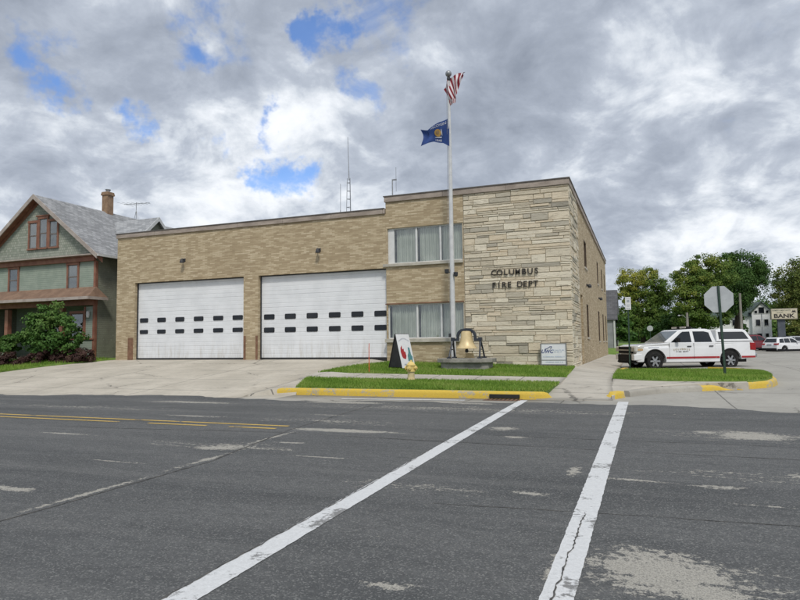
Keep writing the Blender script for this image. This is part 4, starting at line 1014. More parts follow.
M_CHROME = pm('chrome', (.62, .63, .64), (.52, .53, .54), 6, .15, metal=1.0); M_LENS = pm('headlamp_lens', (.58, .57, .53), (.40, .39, .36), 12, .12, spec=.7)
M_AMBER = pm('amber_lens', (.55, .38, .20), (.48, .32, .16), 12, .2); M_TAIL = pm('red_tail_lens', (.35, .012, .015), (.24, .01, .012), 9, .15)
M_BPLAS = pm('black_plastic', (.010, .010, .011), (.018, .018, .019), 12, .6, spec=.15); M_STRIPE = pm('red_stripe', (.36, .022, .025), (.30, .018, .02), 6, .35)
def arc_pts(cx, cz, r, a0, a1, n=12): return [(cx+r*math.cos(math.radians(lerp(a0, a1, i/n))), cz+r*math.sin(math.radians(lerp(a0, a1, i/n)))) for i in range(n+1)]
def wheel(t, x, y, r, w, side, spokes=6):
    m = L(); s = side
    prof = [(r*.62, -w*.5), (r*.90, -w*.5), (r*.985, -w*.36), (r, -w*.2), (r, w*.2), (r*.985, w*.36), (r*.90, w*.5), (r*.62, w*.5)]
    m.lathe(prof, (x, y, r), 28, 'y', cap=False); wh = m.build('wheel', M_TYRE, t, auto=35)
    q = L(); f = y+s*w*.36; b = y+s*w*.10
    # dish
    q.lathe([(r*.62, s*w*.47), (r*.60, s*w*.30), (r*.54, s*w*.12), (r*.05, s*w*.12)], (x, y, r), 28, 'y', cap=False)
    for k in range(spokes):
        a = 2*math.pi*k/spokes; d = Vector((math.cos(a), 0, math.sin(a))); n = Vector((-math.sin(a), 0, math.cos(a))); c = Vector((x, 0, r))
        vs = []
        for rr, ww in ((r*.10, r*.11), (r*.60, r*.085)):
            for yy in (y+s*w*.13, y+s*w*.40):
                for sg in (-1, 1): v = c+d*rr+n*sg*ww; vs.append((v.x, yy, v.z))
        q.add(vs, [(0, 1, 3, 2), (4, 6, 7, 5), (0, 2, 6, 4), (1, 5, 7, 3), (2, 3, 7, 6), (0, 4, 5, 1)])
    q.lathe([(r*.17, s*w*.42), (r*.14, s*w*.46), (r*.02, s*w*.47)], (x, y, r), 14, 'y', cap=False)
    q.build('rim', M_RIM, wh, auto=35)
    MB.build(_dark_dish(x, y, r, w, s), 'brake_disc', M_BPLAS, wh)
    return wh
def _dark_dish(x, y, r, w, s): return L().lathe([(r*.58, s*w*.125), (r*.56, s*w*.135), (r*.05, s*w*.135)], (x, y, r), 24, 'y')

def loft(m, A, B, capA=True, capB=True):
    n = len(A); fs = [(i, (i+1) % n, n+(i+1) % n, n+i) for i in range(n)]
    if capA: fs.append(tuple(range(n))[::-1])
    if capB: fs.append(tuple(range(n, 2*n)))
    return m.add(list(A)+list(B), fs)

PH = math.radians(27)
def pickup():
    t = thing('pickup_truck', (.14, 31.42, .25), 'white crew cab pickup with a red stripe, light bar and white bed cap', 'pickup truck', rz=PH)
    W = .985; WB = 3.64; R_ = .395
    out = [(-.88, .36), (-.94, .48), (-.95, .70), (-.93, .98), (-.86, 1.09), (-.55, 1.15), (.30, 1.20), (.62, 1.23), (.95, 1.235), (2.95, 1.235), (3.0, 1.235), (4.80, 1.235), (4.86, 1.20), (4.88, .62), (4.84, .50), (4.30, .44)]
    out += arc_pts(WB, .43, .50, 0, 180)[0:]+[(WB-.50, .33), (.50, .33)]+arc_pts(0, .43, .50, 0, 180)+[(-.52, .36)]
    m = L().prism(out, 'y', -W, W)
    vs = []
    for x, y, z in m.v:      # nose narrows, sides lean in above the shoulder
        k = 1-.07*smooth(-.2, -.95, x); k *= 1-.018*smooth(1.0, 1.24, z)-.012*smooth(.75, .33, z)
        vs.append((x+.10*(abs(y) > .5)*smooth(-.7, -.95, x), y*k, z))
    m.v = vs
    body = m.build('body', M_WCAR, t, bevel=.035)
    # dark wheel wells and underside
    L().box(-.55, .55, -.93, .93, .55, .94).box(WB-.55, WB+.55, -.93, .93, .55, .94).box(-.6, 4.6, -.7, .7, .30, .5).build('underbody', M_DARK, t)
    # cab
    def side(w0, w1, z0, z1): return lambda z: lerp(w0, w1, (z-z0)/(z1-z0))
    z0, z1 = 1.23, 1.845; hw = side(.935, .74, z0, z1)
    A = [(.48, -hw(z0), z0), (2.99, -hw(z0), z0), (2.99, hw(z0), z0), (.48, hw(z0), z0)]
    prof = [(.48, 1.23), (1.28, 1.78), (1.42, 1.825), (2.0, 1.855), (2.6, 1.85), (2.86, 1.80), (2.99, 1.23)]
    n = len(prof); mm = L(); vs = [(x, -hw(z), z) for x, z in prof]+[(x, hw(z), z) for x, z in prof]
    mm.add(vs, [tuple(range(n)), tuple(range(n, 2*n))[::-1]]+[(i, n+i, n+(i+1) % n, (i+1) % n) for i in range(n)])
    cab = mm.build('cab', M_WCAR, t, bevel=.03)
    def glass(poly, nm, par, mt=M_CGLASS, lift=.006):
        for s in (-1, 1):
            q = L(); a = [(x, s*(hw(z)+lift), z) for x, z in poly]; b = [(x, s*(hw(z)-.02), z) for x, z in poly]
            loft(q, a, b); q.build(nm, mt, par)
    glass([(.80, 1.245), (1.36, 1.67), (1.46, 1.725), (1.80, 1.735), (1.80, 1.245)], 'side_window', t)
    glass([(1.95, 1.245), (1.95, 1.735), (2.50, 1.735), (2.72, 1.68), (2.80, 1.245)], 'side_window', t)
    # windscreen lying on the raked front face
    q = L(); d = Vector((.80, 0, .55)).normalized(); nn = Vector((-d.z, 0, d.x))
    def ws(s, y, l): p = Vector((.48, 0, 1.23)).lerp(Vector((1.28, 0, 1.78)), s); return (p.x+nn.x*l, y, p.z+nn.z*l)
    c = [(.06, -.84), (.06, .84), (.95, .70), (.95, -.70)]
    loft(q, [ws(s, y, .008) for s, y in c], [ws(s, y, -.03) for s, y in c]); q.build('windscreen', M_WSHLD, t)
    # bed cap
    hc = side(.93, .80, 1.24, 1.83)
    prof = [(3.03, 1.24), (3.08, 1.80), (3.3, 1.835), (3.9, 1.84), (4.42, 1.815), (4.55, 1.76), (4.86, 1.24)]
    n = len(prof); mm = L(); vs = [(x, -hc(z), z) for x, z in prof]+[(x, hc(z), z) for x, z in prof]
    mm.add(vs, [tuple(range(n)), tuple(range(n, 2*n))[::-1]]+[(i, n+i, n+(i+1) % n, (i+1) % n) for i in range(n)])
    cap = mm.build('bed_cap', M_WCAR, t, bevel=.035)
    for s in (-1, 1):
        po = [(3.16, 1.36), (3.16, 1.70), (4.36, 1.70), (4.44, 1.66), (4.62, 1.36)]
        loft(L_ := L(), [(x, s*(hc(z)+.006), z) for x, z in po], [(x, s*(hc(z)-.02), z) for x, z in po]); L_.build('side_window', M_CGLASS, cap)
        L().box(3.04, 4.84, s*.935-.004, s*.935+.004, 1.235, 1.262).build('seam', M_BPLAS, cap)
    q = L(); loft(q, [(4.585, -.68, 1.71), (4.585, .68, 1.71), (4.83, .78, 1.30), (4.83, -.78, 1.30)], [(4.60, -.68, 1.72), (4.60, .68, 1.72), (4.845, .78, 1.31), (4.845, -.78, 1.31)]); q.build('rear_window', M_CGLASS, cap)
    # doors with handles, only a seam and a slight step
    for s in (-1, 1):
        for x0, x1, cut in ((.70, 1.865, 0), (1.88, 2.93, .34)):
            po = [(x0, .46), (x1-(.0 if not cut else .0), .46), (x1, 1.215), (x0, 1.215)] if not cut else [(x0, .46), (x1-.0, .46), (x1, .9), (x1, 1.215), (x0, 1.215)]
            yy = lambda z: W*(1-.018*smooth(1.0, 1.24, z)-.012*smooth(.75, .33, z))
            q = L(); loft(q, [(x, s*(yy(z)+.007), z) for x, z in po], [(x, s*(yy(z)-.03), z) for x, z in po]); dr = q.build('door', M_WCAR, t, bevel=.008)
            e = L(); 
            e.box(x0-.010, x0-.002, s*(W-.006)-.01, s*(W-.006)+.008, .47, 1.21); e.build('door_gap', M_BPLAS, dr)
            hx = x1-.22; L().box(hx-.10, hx+.10, s*(W+.018)-.022, s*(W+.018)+.022, 1.035, 1.075).build('handle', M_BPLAS, dr, bevel=.012)
            if x0 < 1 and s < 0:
                def words_on(txt, sz, cx, cz, mt, arch=0):
                    n_ = len(txt)
                    for i, ch in enumerate(txt):
                        if ch == ' ': continue
                        v, f = text_mb(ch, sz, offset=.004); u = (i-(n_-1)/2)/((n_-1)/2)
                        x_, z_ = cx+u*sz*.40*n_, cz-arch*u*u
                        L().add([(x_+p[0], -(yy(z_)+.0095), z_+p[1]) for p in v], f).build('lettering', mt, dr)
                words_on('COLUMBUS', .115, 1.28, .93, pm('gold_door_letters', (.50, .46, .36), (.40, .35, .26), 20, .5), .035)
                words_on('FIRE DEPT', .075, 1.30, .81, M_BPLAS)
        for a, b in ((.54, .685), (.70, 1.862), (1.878, 2.928), (2.945, 3.10), (4.18, 4.85)):
            L().box(a, b, s*(W*.99), s*(W+.0105), .50, .585).build('stripe', M_STRIPE, t)
        # arch lips, mirror, lamps
        for cx in (0, WB):
            ring = arc_pts(cx, .43, .515, -8, 188, 16); rin = arc_pts(cx, .43, .485, -8, 188, 16); q = L()
            wv = lambda x: W*(1-.07*smooth(-.2, -.95, x))
            for (a, b), (c_, d_) in zip(zip(ring, ring[1:]), zip(rin, rin[1:])):
                q.quad((a[0], s*(wv(a[0])+.004), a[1]), (b[0], s*(wv(b[0])+.004), b[1]), (d_[0], s*(wv(d_[0])+.004), d_[1]), (c_[0], s*(wv(c_[0])+.004), c_[1]))
            q.build('arch_lip', M_BPLAS, t)
            wheel(t, cx, s*.86, R_, .26, s)
        q = L(); q.box(.98, 1.14, s*1.00-.02, s*1.18, 1.26, 1.46) if s > 0 else q.box(.98, 1.14, -1.18, -.98, 1.26, 1.46); q.build('mirror', M_BPLAS, t, bevel=.04)
        hl = L().prism([(-.965, .84), (-.965, 1.04), (-.90, 1.075), (-.50, 1.06), (-.47, .86)], 'y', s*.60, s*.945).build('headlight', M_LENS, t, bevel=.02)
        L().box(-.80, -.50, s*.938, s*.952, .88, .97).build('indicator', M_AMBER, hl)
        L().prism([(4.62, .86), (4.62, 1.20), (4.895, 1.18), (4.90, .84)], 'y', s*.86, s*.992).build('tail_light', M_TAIL, t, bevel=.01)
    # front end
    L().box(-.985, -.86, -.62, .62, .76, 1.06).build('grille', M_BPLAS, t, bevel=.02)
    L().box(-1.0, -.95, -.61, .61, .885, .935).build('grille_bar', M_CHROME, t, bevel=.008)
    q = L(); q.box(-1.01, -.75, -.66, .66, .38, .70); fb = q.build('front_bumper', M_BPLAS, t, bevel=.04)
    for s in (-1, 1): L().prism([(-.99, .44), (-.99, .72), (-.55, .76), (-.55, .44)], 'y', s*.665, s*.945).build('bumper_end', M_WCAR, fb, bevel=.04)
    L().prism([(-.90, .30), (-.97, .36), (-.93, .42), (-.70, .40)], 'y', -.8, .8).build('air_dam', M_BPLAS, t)
    L().box(4.86, 5.02, -.90, .90, .52, .70).build('rear_bumper', M_CHROME, t, bevel=.03)
    # roof light bar
    lb = L().box(1.72, 2.02, -.62, .62, 1.885, 1.965).build('light_bar', M_LENS, t, bevel=.02)
    L().box(1.70, 2.04, -.10, .10, 1.875, 1.985).box(1.74, 2.0, -.64, -.60, 1.85, 1.97).box(1.74, 2.0, .60, .64, 1.85, 1.97).build('bar_mount', M_BPLAS, lb)
    L().box(1.74, 2.0, -.59, -.35, 1.89, 1.972).box(1.74, 2.0, .35, .59, 1.89, 1.972).build('beacon', pm('red_beacon', (.40, .16, .15), (.5, .3, .28), 8, .2), lb)
    L().tube([(.15, .80, 1.19), (.18, .82, 2.0)], .006, 4).build('aerial', M_BPLAS, t)
    L().box(-.3, .2, -.985*.985-.004, -.955, 1.00, 1.03).build('badge', M_GREY, t)
    return t
pickup()

def car(loc, rz, mat, label, H=1.58, Ln=4.7, cladding=True):
    """estate car: +x is the nose, origin at the rear axle on the ground"""
    t = thing('parked_car', loc, label, 'car', 'cars parked in the far lot', rz)
    k = H/1.6; W = .89; WB = 2.7; rr = .34; T = -1.0
    out = [(T+.05, .30), (T, .5), (T+.02, .80), (T+.10, .98), (T+.14, 1.02*k), (WB-.55, 1.0*k), (WB+.1, .95*k), (WB+.75, .80*k), (WB+.92, .66), (WB+.95, .36), (WB+.85, .26), (WB+.42, .24)]
    out += arc_pts(WB, .35, .42, 0, 180)+[(WB-.42, .24), (.42, .24)]+arc_pts(0, .35, .42, 0, 180)+[(-.42, .27)]
    m = L().prism(out, 'y', -W, W)
    m.v = [(x-.10*(abs(y) > .5)*smooth(WB+.4, WB+.95, x), y*(1-.10*smooth(WB+.2, WB+.95, x)-.04*smooth(-.6, -1.0, x)-.03*smooth(.8, 1.02, z)), z) for x, y, z in m.v]
    m.build('body', mat, t, bevel=.05)
    hw = lambda z: lerp(.83, .60, (z-1.0*k)/(.6*k))
    prof = [(T+.10, 1.0*k), (T+.38, 1.48*k), (T+.55, 1.57*k), (.9, 1.60*k), (1.35, 1.55*k), (WB-.45, 1.0*k)]
    n = len(prof); m = L(); vs = [(x, -hw(z), z) for x, z in prof]+[(x, hw(z), z) for x, z in prof]
    m.add(vs, [tuple(range(n)), tuple(range(n, 2*n))[::-1]]+[(i, n+i, n+(i+1) % n, (i+1) % n) for i in range(n)]); m.build('cabin', mat, t, bevel=.05)
    for s in (-1, 1):
        for po in ([(T+.42, 1.05*k), (T+.58, 1.42*k), (.05, 1.46*k), (.05, 1.05*k)], [(.12, 1.05*k), (.12, 1.46*k), (.82, 1.48*k), (.82, 1.05*k)], [(.90, 1.05*k), (.90, 1.48*k), (1.28, 1.45*k), (WB-.62, 1.05*k)]):
            q = L(); loft(q, [(x, s*(hw(z)+.006), z) for x, z in po], [(x, s*(hw(z)-.03), z) for x, z in po]); q.build('side_window', M_CGLASS, t)
        q = L(); q.box(-.42, WB-.42, s*(W-.03), s*(W+.008), .22, .40).box(T+.06, -.42, s*(W-.06), s*(W+.004), .27, .44)
        if cladding: q.build('cladding', M_BPLAS, t)
        for cx in (0, WB): wheel(t, cx, s*.78, rr, .21, s, 5)
        q = L(); q.prism([(T-.02, .84), (T+.04, .98), (T+.30, 1.0), (T+.22, .84)], 'y', s*.50, s*.875); q.build('tail_light', M_TAIL, t, bevel=.01)
        q = L().box(1.55, 1.72, min(s*.86, s*1.02), max(s*.86, s*1.02), 1.06*k, 1.18*k); q.build('mirror', mat, t, bevel=.03)
        L().prism([(WB+.62, .66), (WB+.58, .78), (WB+.88, .70), (WB+.90, .62)], 'y', s*.45, s*.76).build('headlight', M_LENS, t)
        L().box(.05, 1.1, s*.585-.02, s*.585+.02, 1.60*k, 1.64*k).build('roof_rail', M_BPLAS, t)
    q = L(); loft(q, [(T+.14, -.68, 1.10*k), (T+.14, .68, 1.10*k), (T+.36, .56, 1.46*k), (T+.36, -.56, 1.46*k)], [(T+.18, -.68, 1.09*k), (T+.18, .68, 1.09*k), (T+.40, .56, 1.45*k), (T+.40, -.56, 1.45*k)]); q.build('rear_window', M_CGLASS, t)
    q = L(); loft(q, [(WB-.53, -.72, 1.06*k), (WB-.53, .72, 1.06*k), (1.45, .58, 1.49*k), (1.45, -.58, 1.49*k)], [(WB-.58, -.72, 1.05*k), (WB-.58, .72, 1.05*k), (1.40, .58, 1.48*k), (1.40, -.58, 1.48*k)]); q.build('windscreen', M_CGLASS, t)
    L().box(T-.04, T+.08, -.80, .80, .30, .52).build('rear_bumper', M_BPLAS if cladding else mat, t, bevel=.03)
    L().box(T+.0, T+.03, -.26, .26, .78, .90).build('number_plate', M_GREY, t)
    L().box(-.5, WB+.5, -.72, .72, .2, .55).build('underbody', M_DARK, t)
    return t
car((12.45, 70.4, .17), math.radians(40), M_WCAR, 'white estate car seen from behind, parked below the bank sign')
car((10.3, 74.5, .30), math.radians(35), M_RCAR, 'dark red car half hidden behind the rear of the pickup', 1.75)
car((16.4, 80.5, .38), math.radians(200), M_SCAR, 'silver car in the far lot beyond the white estate car', 1.5, cladding=False)
# ------------------------------------------------------------------ green house on the left
HY0 = 26.0
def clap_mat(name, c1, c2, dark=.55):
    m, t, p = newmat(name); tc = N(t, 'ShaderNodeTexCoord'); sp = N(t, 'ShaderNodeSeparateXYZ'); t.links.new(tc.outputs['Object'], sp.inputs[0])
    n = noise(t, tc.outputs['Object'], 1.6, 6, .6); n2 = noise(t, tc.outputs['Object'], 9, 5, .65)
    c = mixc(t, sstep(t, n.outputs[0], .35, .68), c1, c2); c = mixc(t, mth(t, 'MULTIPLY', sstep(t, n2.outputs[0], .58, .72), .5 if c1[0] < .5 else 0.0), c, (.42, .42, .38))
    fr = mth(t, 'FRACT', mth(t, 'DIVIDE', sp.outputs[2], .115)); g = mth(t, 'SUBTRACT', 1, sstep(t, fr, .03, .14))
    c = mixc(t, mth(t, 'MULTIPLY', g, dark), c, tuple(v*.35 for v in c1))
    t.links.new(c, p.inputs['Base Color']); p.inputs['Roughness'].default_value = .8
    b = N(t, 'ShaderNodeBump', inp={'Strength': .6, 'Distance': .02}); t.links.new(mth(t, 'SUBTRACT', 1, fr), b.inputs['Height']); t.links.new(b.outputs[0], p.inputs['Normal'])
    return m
def shingle_mat(name, c1, c2, w=.25, h=.14, dirn='yz'):
    m, t, p = newmat(name); tc = N(t, 'ShaderNodeTexCoord'); sp = N(t, 'ShaderNodeSeparateXYZ'); t.links.new(tc.outputs['Object'], sp.inputs[0])
    cb = N(t, 'ShaderNodeCombineXYZ'); ia, ib = ('xyz'.index(ch) for ch in dirn); t.links.new(sp.outputs[ia], cb.inputs[0]); t.links.new(sp.outputs[ib], cb.inputs[1])
    br = N(t, 'ShaderNodeTexBrick', offset=.5, inp={'Color1': (0, 0, 0, 1), 'Color2': (1, 1, 1, 1), 'Mortar': (.1, .1, .1, 1), 'Scale': 1.0, 'Mortar Size': .008, 'Brick Width': w, 'Row Height': h})
    t.links.new(cb.outputs[0], br.inputs['Vector']); sel = N(t, 'ShaderNodeSeparateColor'); t.links.new(br.outputs['Color'], sel.inputs[0])
    n = noise(t, tc.outputs['Object'], .9, 6, .62); n2 = noise(t, tc.outputs['Object'], 22, 4, .7)
    v = mth(t, 'ADD', mth(t, 'MULTIPLY', sel.outputs[0], .4), mth(t, 'ADD', mth(t, 'MULTIPLY', n.outputs[0], .6), mth(t, 'MULTIPLY_ADD', n2.outputs[0], .5, -.25)))
    c = mixc(t, sstep(t, v, .2, .8), c1, c2); c = mixc(t, mth(t, 'MULTIPLY', br.outputs['Fac'], .6), c, tuple(q*.4 for q in c1))
    t.links.new(c, p.inputs['Base Color']); p.inputs['Roughness'].default_value = .9
    b = N(t, 'ShaderNodeBump', inp={'Strength': .5, 'Distance': .015}); t.links.new(mth(t, 'SUBTRACT', sel.outputs[0], br.outputs['Fac']), b.inputs['Height']); t.links.new(b.outputs[0], p.inputs['Normal'])
    return m
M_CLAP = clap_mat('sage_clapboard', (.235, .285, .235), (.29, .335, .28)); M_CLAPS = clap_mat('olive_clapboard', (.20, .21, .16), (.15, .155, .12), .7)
M_GSH = shingle_mat('sage_wall_shingles', (.235, .265, .215), (.36, .375, .32), .16, .15, 'xz')
M_SHG = shingle_mat('grey_roof_shingles', (.20, .205, .21), (.35, .355, .36), .30, .14, 'yz'); M_SHGX = shingle_mat('grey_wing_shingles', (.24, .25, .26), (.40, .41, .42), .30, .14, 'xz')
M_TRIM = pm('rust_red_trim', (.21, .085, .055), (.27, .13, .085), 3, .7, .1, 30); M_FASC = pm('grey_tan_fascia', (.42, .37, .33), (.32, .27, .24), 3, .7)
M_PROOF = pm('tan_porch_roof', (.235, .15, .10), (.17, .105, .07), 2.5, .85, .3, 14); M_CHB = pm('chimney_brick', (.32, .215, .135), (.23, .145, .09), 6, .9, .5, 20)
M_GUTW = pm('white_gutter', (.62, .63, .62), (.52, .53, .52), 3, .5)
hx, hxr, hxl = -32.81, -28.28, -37.34; pk, ev = 10.55, 6.75
t = thing('green_house', (hx, HY0, .9), 'old sage green clapboard house with rust red trim left of the fire station', 'house')
yb = 42.0
sl = (pk-ev)/(hxr+.45-hx)
def roofz(x): return pk-abs(x-hx)*sl
m = MB()
m.quad((hxl, HY0, 4.30), (hxr, HY0, 4.30), (hxr, HY0, 6.62), (hxl, HY0, 6.62)); m.build('wall', M_CLAP, t)
m = MB().add([(hxl, HY0, 6.62), (hxr, HY0, 6.62), (hxr, HY0, roofz(hxr)-.05), (hx, HY0, pk-.06), (hxl, HY0, roofz(hxl)-.05)], [(0, 1, 2, 3, 4)]); m.build('gable_wall', M_GSH, t)
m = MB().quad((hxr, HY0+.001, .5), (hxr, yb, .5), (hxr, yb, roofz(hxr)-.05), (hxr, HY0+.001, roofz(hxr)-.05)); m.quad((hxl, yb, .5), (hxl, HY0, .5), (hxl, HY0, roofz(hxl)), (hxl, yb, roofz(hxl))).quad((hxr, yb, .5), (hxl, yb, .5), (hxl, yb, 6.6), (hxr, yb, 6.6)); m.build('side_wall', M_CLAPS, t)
# main roof: two thick slopes with front overhang
m = MB()
for s in (-1, 1):
    xe = hx+s*4.98; ze = roofz(xe); y0 = HY0-.42
    m.add([(hx, y0, pk), (xe, y0, ze), (xe, yb+.3, ze), (hx, yb+.3, pk), (hx, y0, pk-.10), (xe, y0, ze-.10), (xe, yb+.3, ze-.10), (hx, yb+.3, pk-.10)], [(0, 1, 2, 3) if s > 0 else (3, 2, 1, 0), (7, 6, 5, 4) if s > 0 else (4, 5, 6, 7), (0, 4, 5, 1), (1, 5, 6, 2), (2, 6, 7, 3)])
rf = m.build('roof', M_SHG, t)
for s in (-1, 1):      # barge boards, outer tan edge and the rust soffit behind
    xe = hx+s*5.02; y0 = HY0-.45; m = MB()
    a = Vector((hx, 0, pk+.02)); b = Vector((xe, 0, roofz(xe)+.02)); 
    m.add([(a.x, y0, a.z), (b.x, y0, b.z), (b.x, y0, b.z-.26), (a.x, y0, a.z-.28), (a.x, y0+.05, a.z), (b.x, y0+.05, b.z), (b.x, y0+.05, b.z-.26), (a.x, y0+.05, a.z-.28)], [(0, 1, 2, 3), (7, 6, 5, 4), (0, 4, 5, 1), (1, 5, 6, 2), (2, 6, 7, 3)])
    m.build('barge_board', M_FASC, rf)
    m = MB(); q = .13
    m.add([(a.x, y0+.06, a.z-.15), (b.x, y0+.06, b.z-.15), (b.x, HY0-.01, b.z-.15), (a.x, HY0-.01, a.z-.15), (a.x, HY0-.03, a.z-.48), (b.x, HY0-.03, b.z-.46)], [(0, 1, 2, 3), (3, 2, 5, 4)])
    m.build('soffit', M_TRIM, rf)
# chimney, aerial
m = MB().box(hx-.24, hx+.24, 30.75, 31.25, 9.9, 11.65).box(hx-.30, hx+.30, 30.7, 31.3, 11.65, 11.78).box(hx-.27, hx+.27, 30.72, 31.28, 11.78, 11.88); ch = m.build('chimney', M_CHB, rf)
MB().lathe([(.14, 11.88), (.13, 12.02), (.18, 12.04), (.18, 12.08), (.02, 12.12)], (hx, 31, 0), 12).build('chimney_pot', M_STEEL, ch)
# cross wing with white gable trim facing right
wy, wz_, wh = 30.5, 9.70, 1.55; x1 = hxr+.25
m = MB()
for s in (-1, 1):
    ye = wy+s*wh*1.25; ze = wz_-wh*1.25*.95
    m.add([(hx+.5, wy, wz_), (x1, wy, wz_), (x1, ye, ze), (hx+.5, ye, ze), (hx+.5, wy, wz_-.1), (x1, wy, wz_-.1), (x1, ye, ze-.1), (hx+.5, ye, ze-.1)], [(0, 3, 2, 1) if s > 0 else (0, 1, 2, 3), (4, 5, 6, 7), (1, 5, 6, 2), (2, 6, 7, 3)])
wg = m.build('wing_roof', M_SHGX, t)
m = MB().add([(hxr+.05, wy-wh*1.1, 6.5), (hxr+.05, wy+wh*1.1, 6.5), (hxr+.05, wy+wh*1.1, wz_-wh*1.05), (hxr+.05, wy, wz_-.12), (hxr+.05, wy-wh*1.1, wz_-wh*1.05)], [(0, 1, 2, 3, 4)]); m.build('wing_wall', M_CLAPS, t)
for s in (-1, 1):
    ye = wy+s*wh*1.28; ze = wz_-wh*1.28*.95; xx = x1+.01
    MB().add([(xx, wy, wz_+.02), (xx, ye, ze+.02), (xx, ye, ze-.22), (xx, wy, wz_-.24), (xx+.04, wy, wz_+.02), (xx+.04, ye, ze+.02), (xx+.04, ye, ze-.22), (xx+.04, wy, wz_-.24)], [(0, 1, 2, 3), (7, 6, 5, 4), (0, 4, 5, 1), (1, 5, 6, 2), (2, 6, 7, 3)]).build('wing_barge_board', M_GUTW, wg)
MB().box(hx+4.985, hx+5.11, HY0-.4, yb, roofz(hx+4.98)-.13, roofz(hx+4.98)-.01).build('gutter', M_GUTW, rf)
MB().tube([(hxr+.06, 29.5, 6.5), (hxr+.06, 29.5, 1.0)], .05, 8).build('downpipe', M_GUTW, t)
# belt boards and corner boards
MB().box(hxl-.1, hxr+.02, HY0-.16, HY0-.002, 6.42, 6.66).box(hxl-.1, hxr+.03, HY0-.22, HY0-.002, 6.662, 6.72).box(hxr-.12, hxr+.03, HY0-.05, HY0+.12, .9, 6.418).build('belt_trim', M_TRIM, t)
MB().box(hxl-.12, hxr+.42, HY0-.40, HY0-.001, 6.722, 6.79).build('pent_ledge', M_FASC, t)
def hwindow(x0, x1, z0, z1, nm='window', y=HY0):
    w = MB().box(x0, x0+.10, y-.06, y+.03, z0, z1).box(x1-.10, x1, y-.06, y+.03, z0, z1).box(x0-.03, x1+.03, y-.08, y+.03, z1, z1+.14).box(x0-.04, x1+.04, y-.10, y+.03, z0-.07, z0).build(nm, M_TRIM, t)
    zm = (z0+z1)/2
    f = MB().box(x0+.10, x0+.15, y-.035, y+.02, z0, z1).box(x1-.15, x1-.10, y-.035, y+.02, z0, z1).box(x0+.15, x1-.15, y-.035, y+.02, z0, z0+.06).box(x0+.15, x1-.15, y-.035, y+.02, z1-.05, z1).box(x0+.15, x1-.15, y-.045, y+.02, zm-.03, zm+.03).build('sash', pm('dark_sash', (.12, .10, .09), (.16, .13, .11), 6, .6), w)
    MB().box(x0+.15, x1-.15, y-.02, y-.012, z0+.06, zm-.03).box(x0+.15, x1-.15, y-.025, y-.017, zm+.03, z1-.05).build('pane', M_HGLASS, w)
    return w
M_HGLASS = glass_mat('old_house_glass', (.45, .52, .52), .22, .02)
hwindow(-35.20, -34.30, 4.92, 6.30); hwindow(-30.45, -29.52, 4.90, 6.28)
hwindow(-33.62, -32.82, 7.42, 8.95); hwindow(-32.80, -32.0, 7.42, 9.15); hwindow(-31.98, -31.18, 7.42, 8.95)
MB().box(-32.95, -31.85, HY0-.12, HY0-.003, 9.292, 9.36).build('window_cap', M_TRIM, t)
MB().box(hxl+.2, hxr-.2, HY0+.25, HY0+.3, 4.4, 6.5).box(-34, -31, HY0+.25, HY0+.3, 7, 9.2).build('room_dark', pm('room_curtain', (.16, .17, .16), (.07, .07, .07), 1.2, .9), t)
# recessed front porch under a shallow tan pent roof
m = MB(); y0, y1 = HY0-.85, HY0
zo, zi = 4.36, 4.98
m.add([(hxl-.4, y0, zo), (hxr+.40, y0, zo), (hxr+.05, y1, zi), (hxl, y1, zi), (hxl-.4, y0, zo-.07), (hxr+.40, y0, zo-.07), (hxr+.05, y1, zi-.07), (hxl, y1, zi-.07)], [(0, 1, 2, 3), (7, 6, 5, 4), (0, 4, 5, 1), (1, 5, 6, 2), (3, 7, 4, 0)])
m.add([(hxr+.40, y0, zo), (hxr+.40, y1+.5, zo), (hxr+.05, y1, zi)], [(0, 1, 2)])
m.build('porch_roof', M_PROOF, t)
MB().box(hxl-.42, hxr+.42, y0-.03, y0-.001, zo-.15, zo+.01).box(hxr+.401, hxr+.43, y0, y1+.5, zo-.15, zo+.01).build('porch_fascia', M_FASC, t)
MB().box(hxl-.3, hxr+.3, y0+.02, y1-.02, zo-.15, zo-.09).build('porch_soffit', M_TRIM, t)
MB().box(hxl, hxr+.02, HY0-.10, HY0+.15, 3.94, 4.30).build('porch_beam', M_TRIM, t)
MB().box(-28.92, hxr-.12, HY0-.03, HY0+.12, 2.101, 3.86).build('porch_pier', M_CLAP, t)
for xa, xb_ in ((-30.6, hxr-.12), (hxl, -34.9)): MB().box(xa, xb_, HY0-.035, HY0+.12, 1.05, 2.02).build('porch_wall', M_CLAP, t)
MB().box(-30.7, hxr, HY0-.10, HY0+.16, 2.02, 2.10).box(-29.02, -28.92, HY0-.08, HY0+.14, 2.1, 3.86).box(hxl, -34.8, HY0-.10, HY0+.16, 2.02, 2.10).build('porch_rail', M_TRIM, t)
for x in (-35.15, -30.75): MB().box(x-.13, x+.13, HY0-.12, HY0+.14, .9, 3.86).build('porch_post', M_TRIM, t)
MB().box(hxl, hxr-.1, HY0+.13, HY0+2.2, .7, .95).build('porch_floor', M_SLABC, t)
m = MB().quad((hxl, HY0+2.2, .9), (hxr-.01, HY0+2.2, .9), (hxr-.01, HY0+2.2, 4.3), (hxl, HY0+2.2, 4.3)); m.build('porch_back_wall', M_CLAP, t)
MB().box(hxl, hxr-.02, HY0+.16, HY0+2.2, 4.2, 4.26).build('porch_ceiling', M_DARK, t)
hwindow(-30.2, -29.1, 2.0, 3.5, 'porch_window', HY0+.08); hwindow(-34.2, -33.1, 1.6, 3.5, 'porch_window', HY0+2.18)
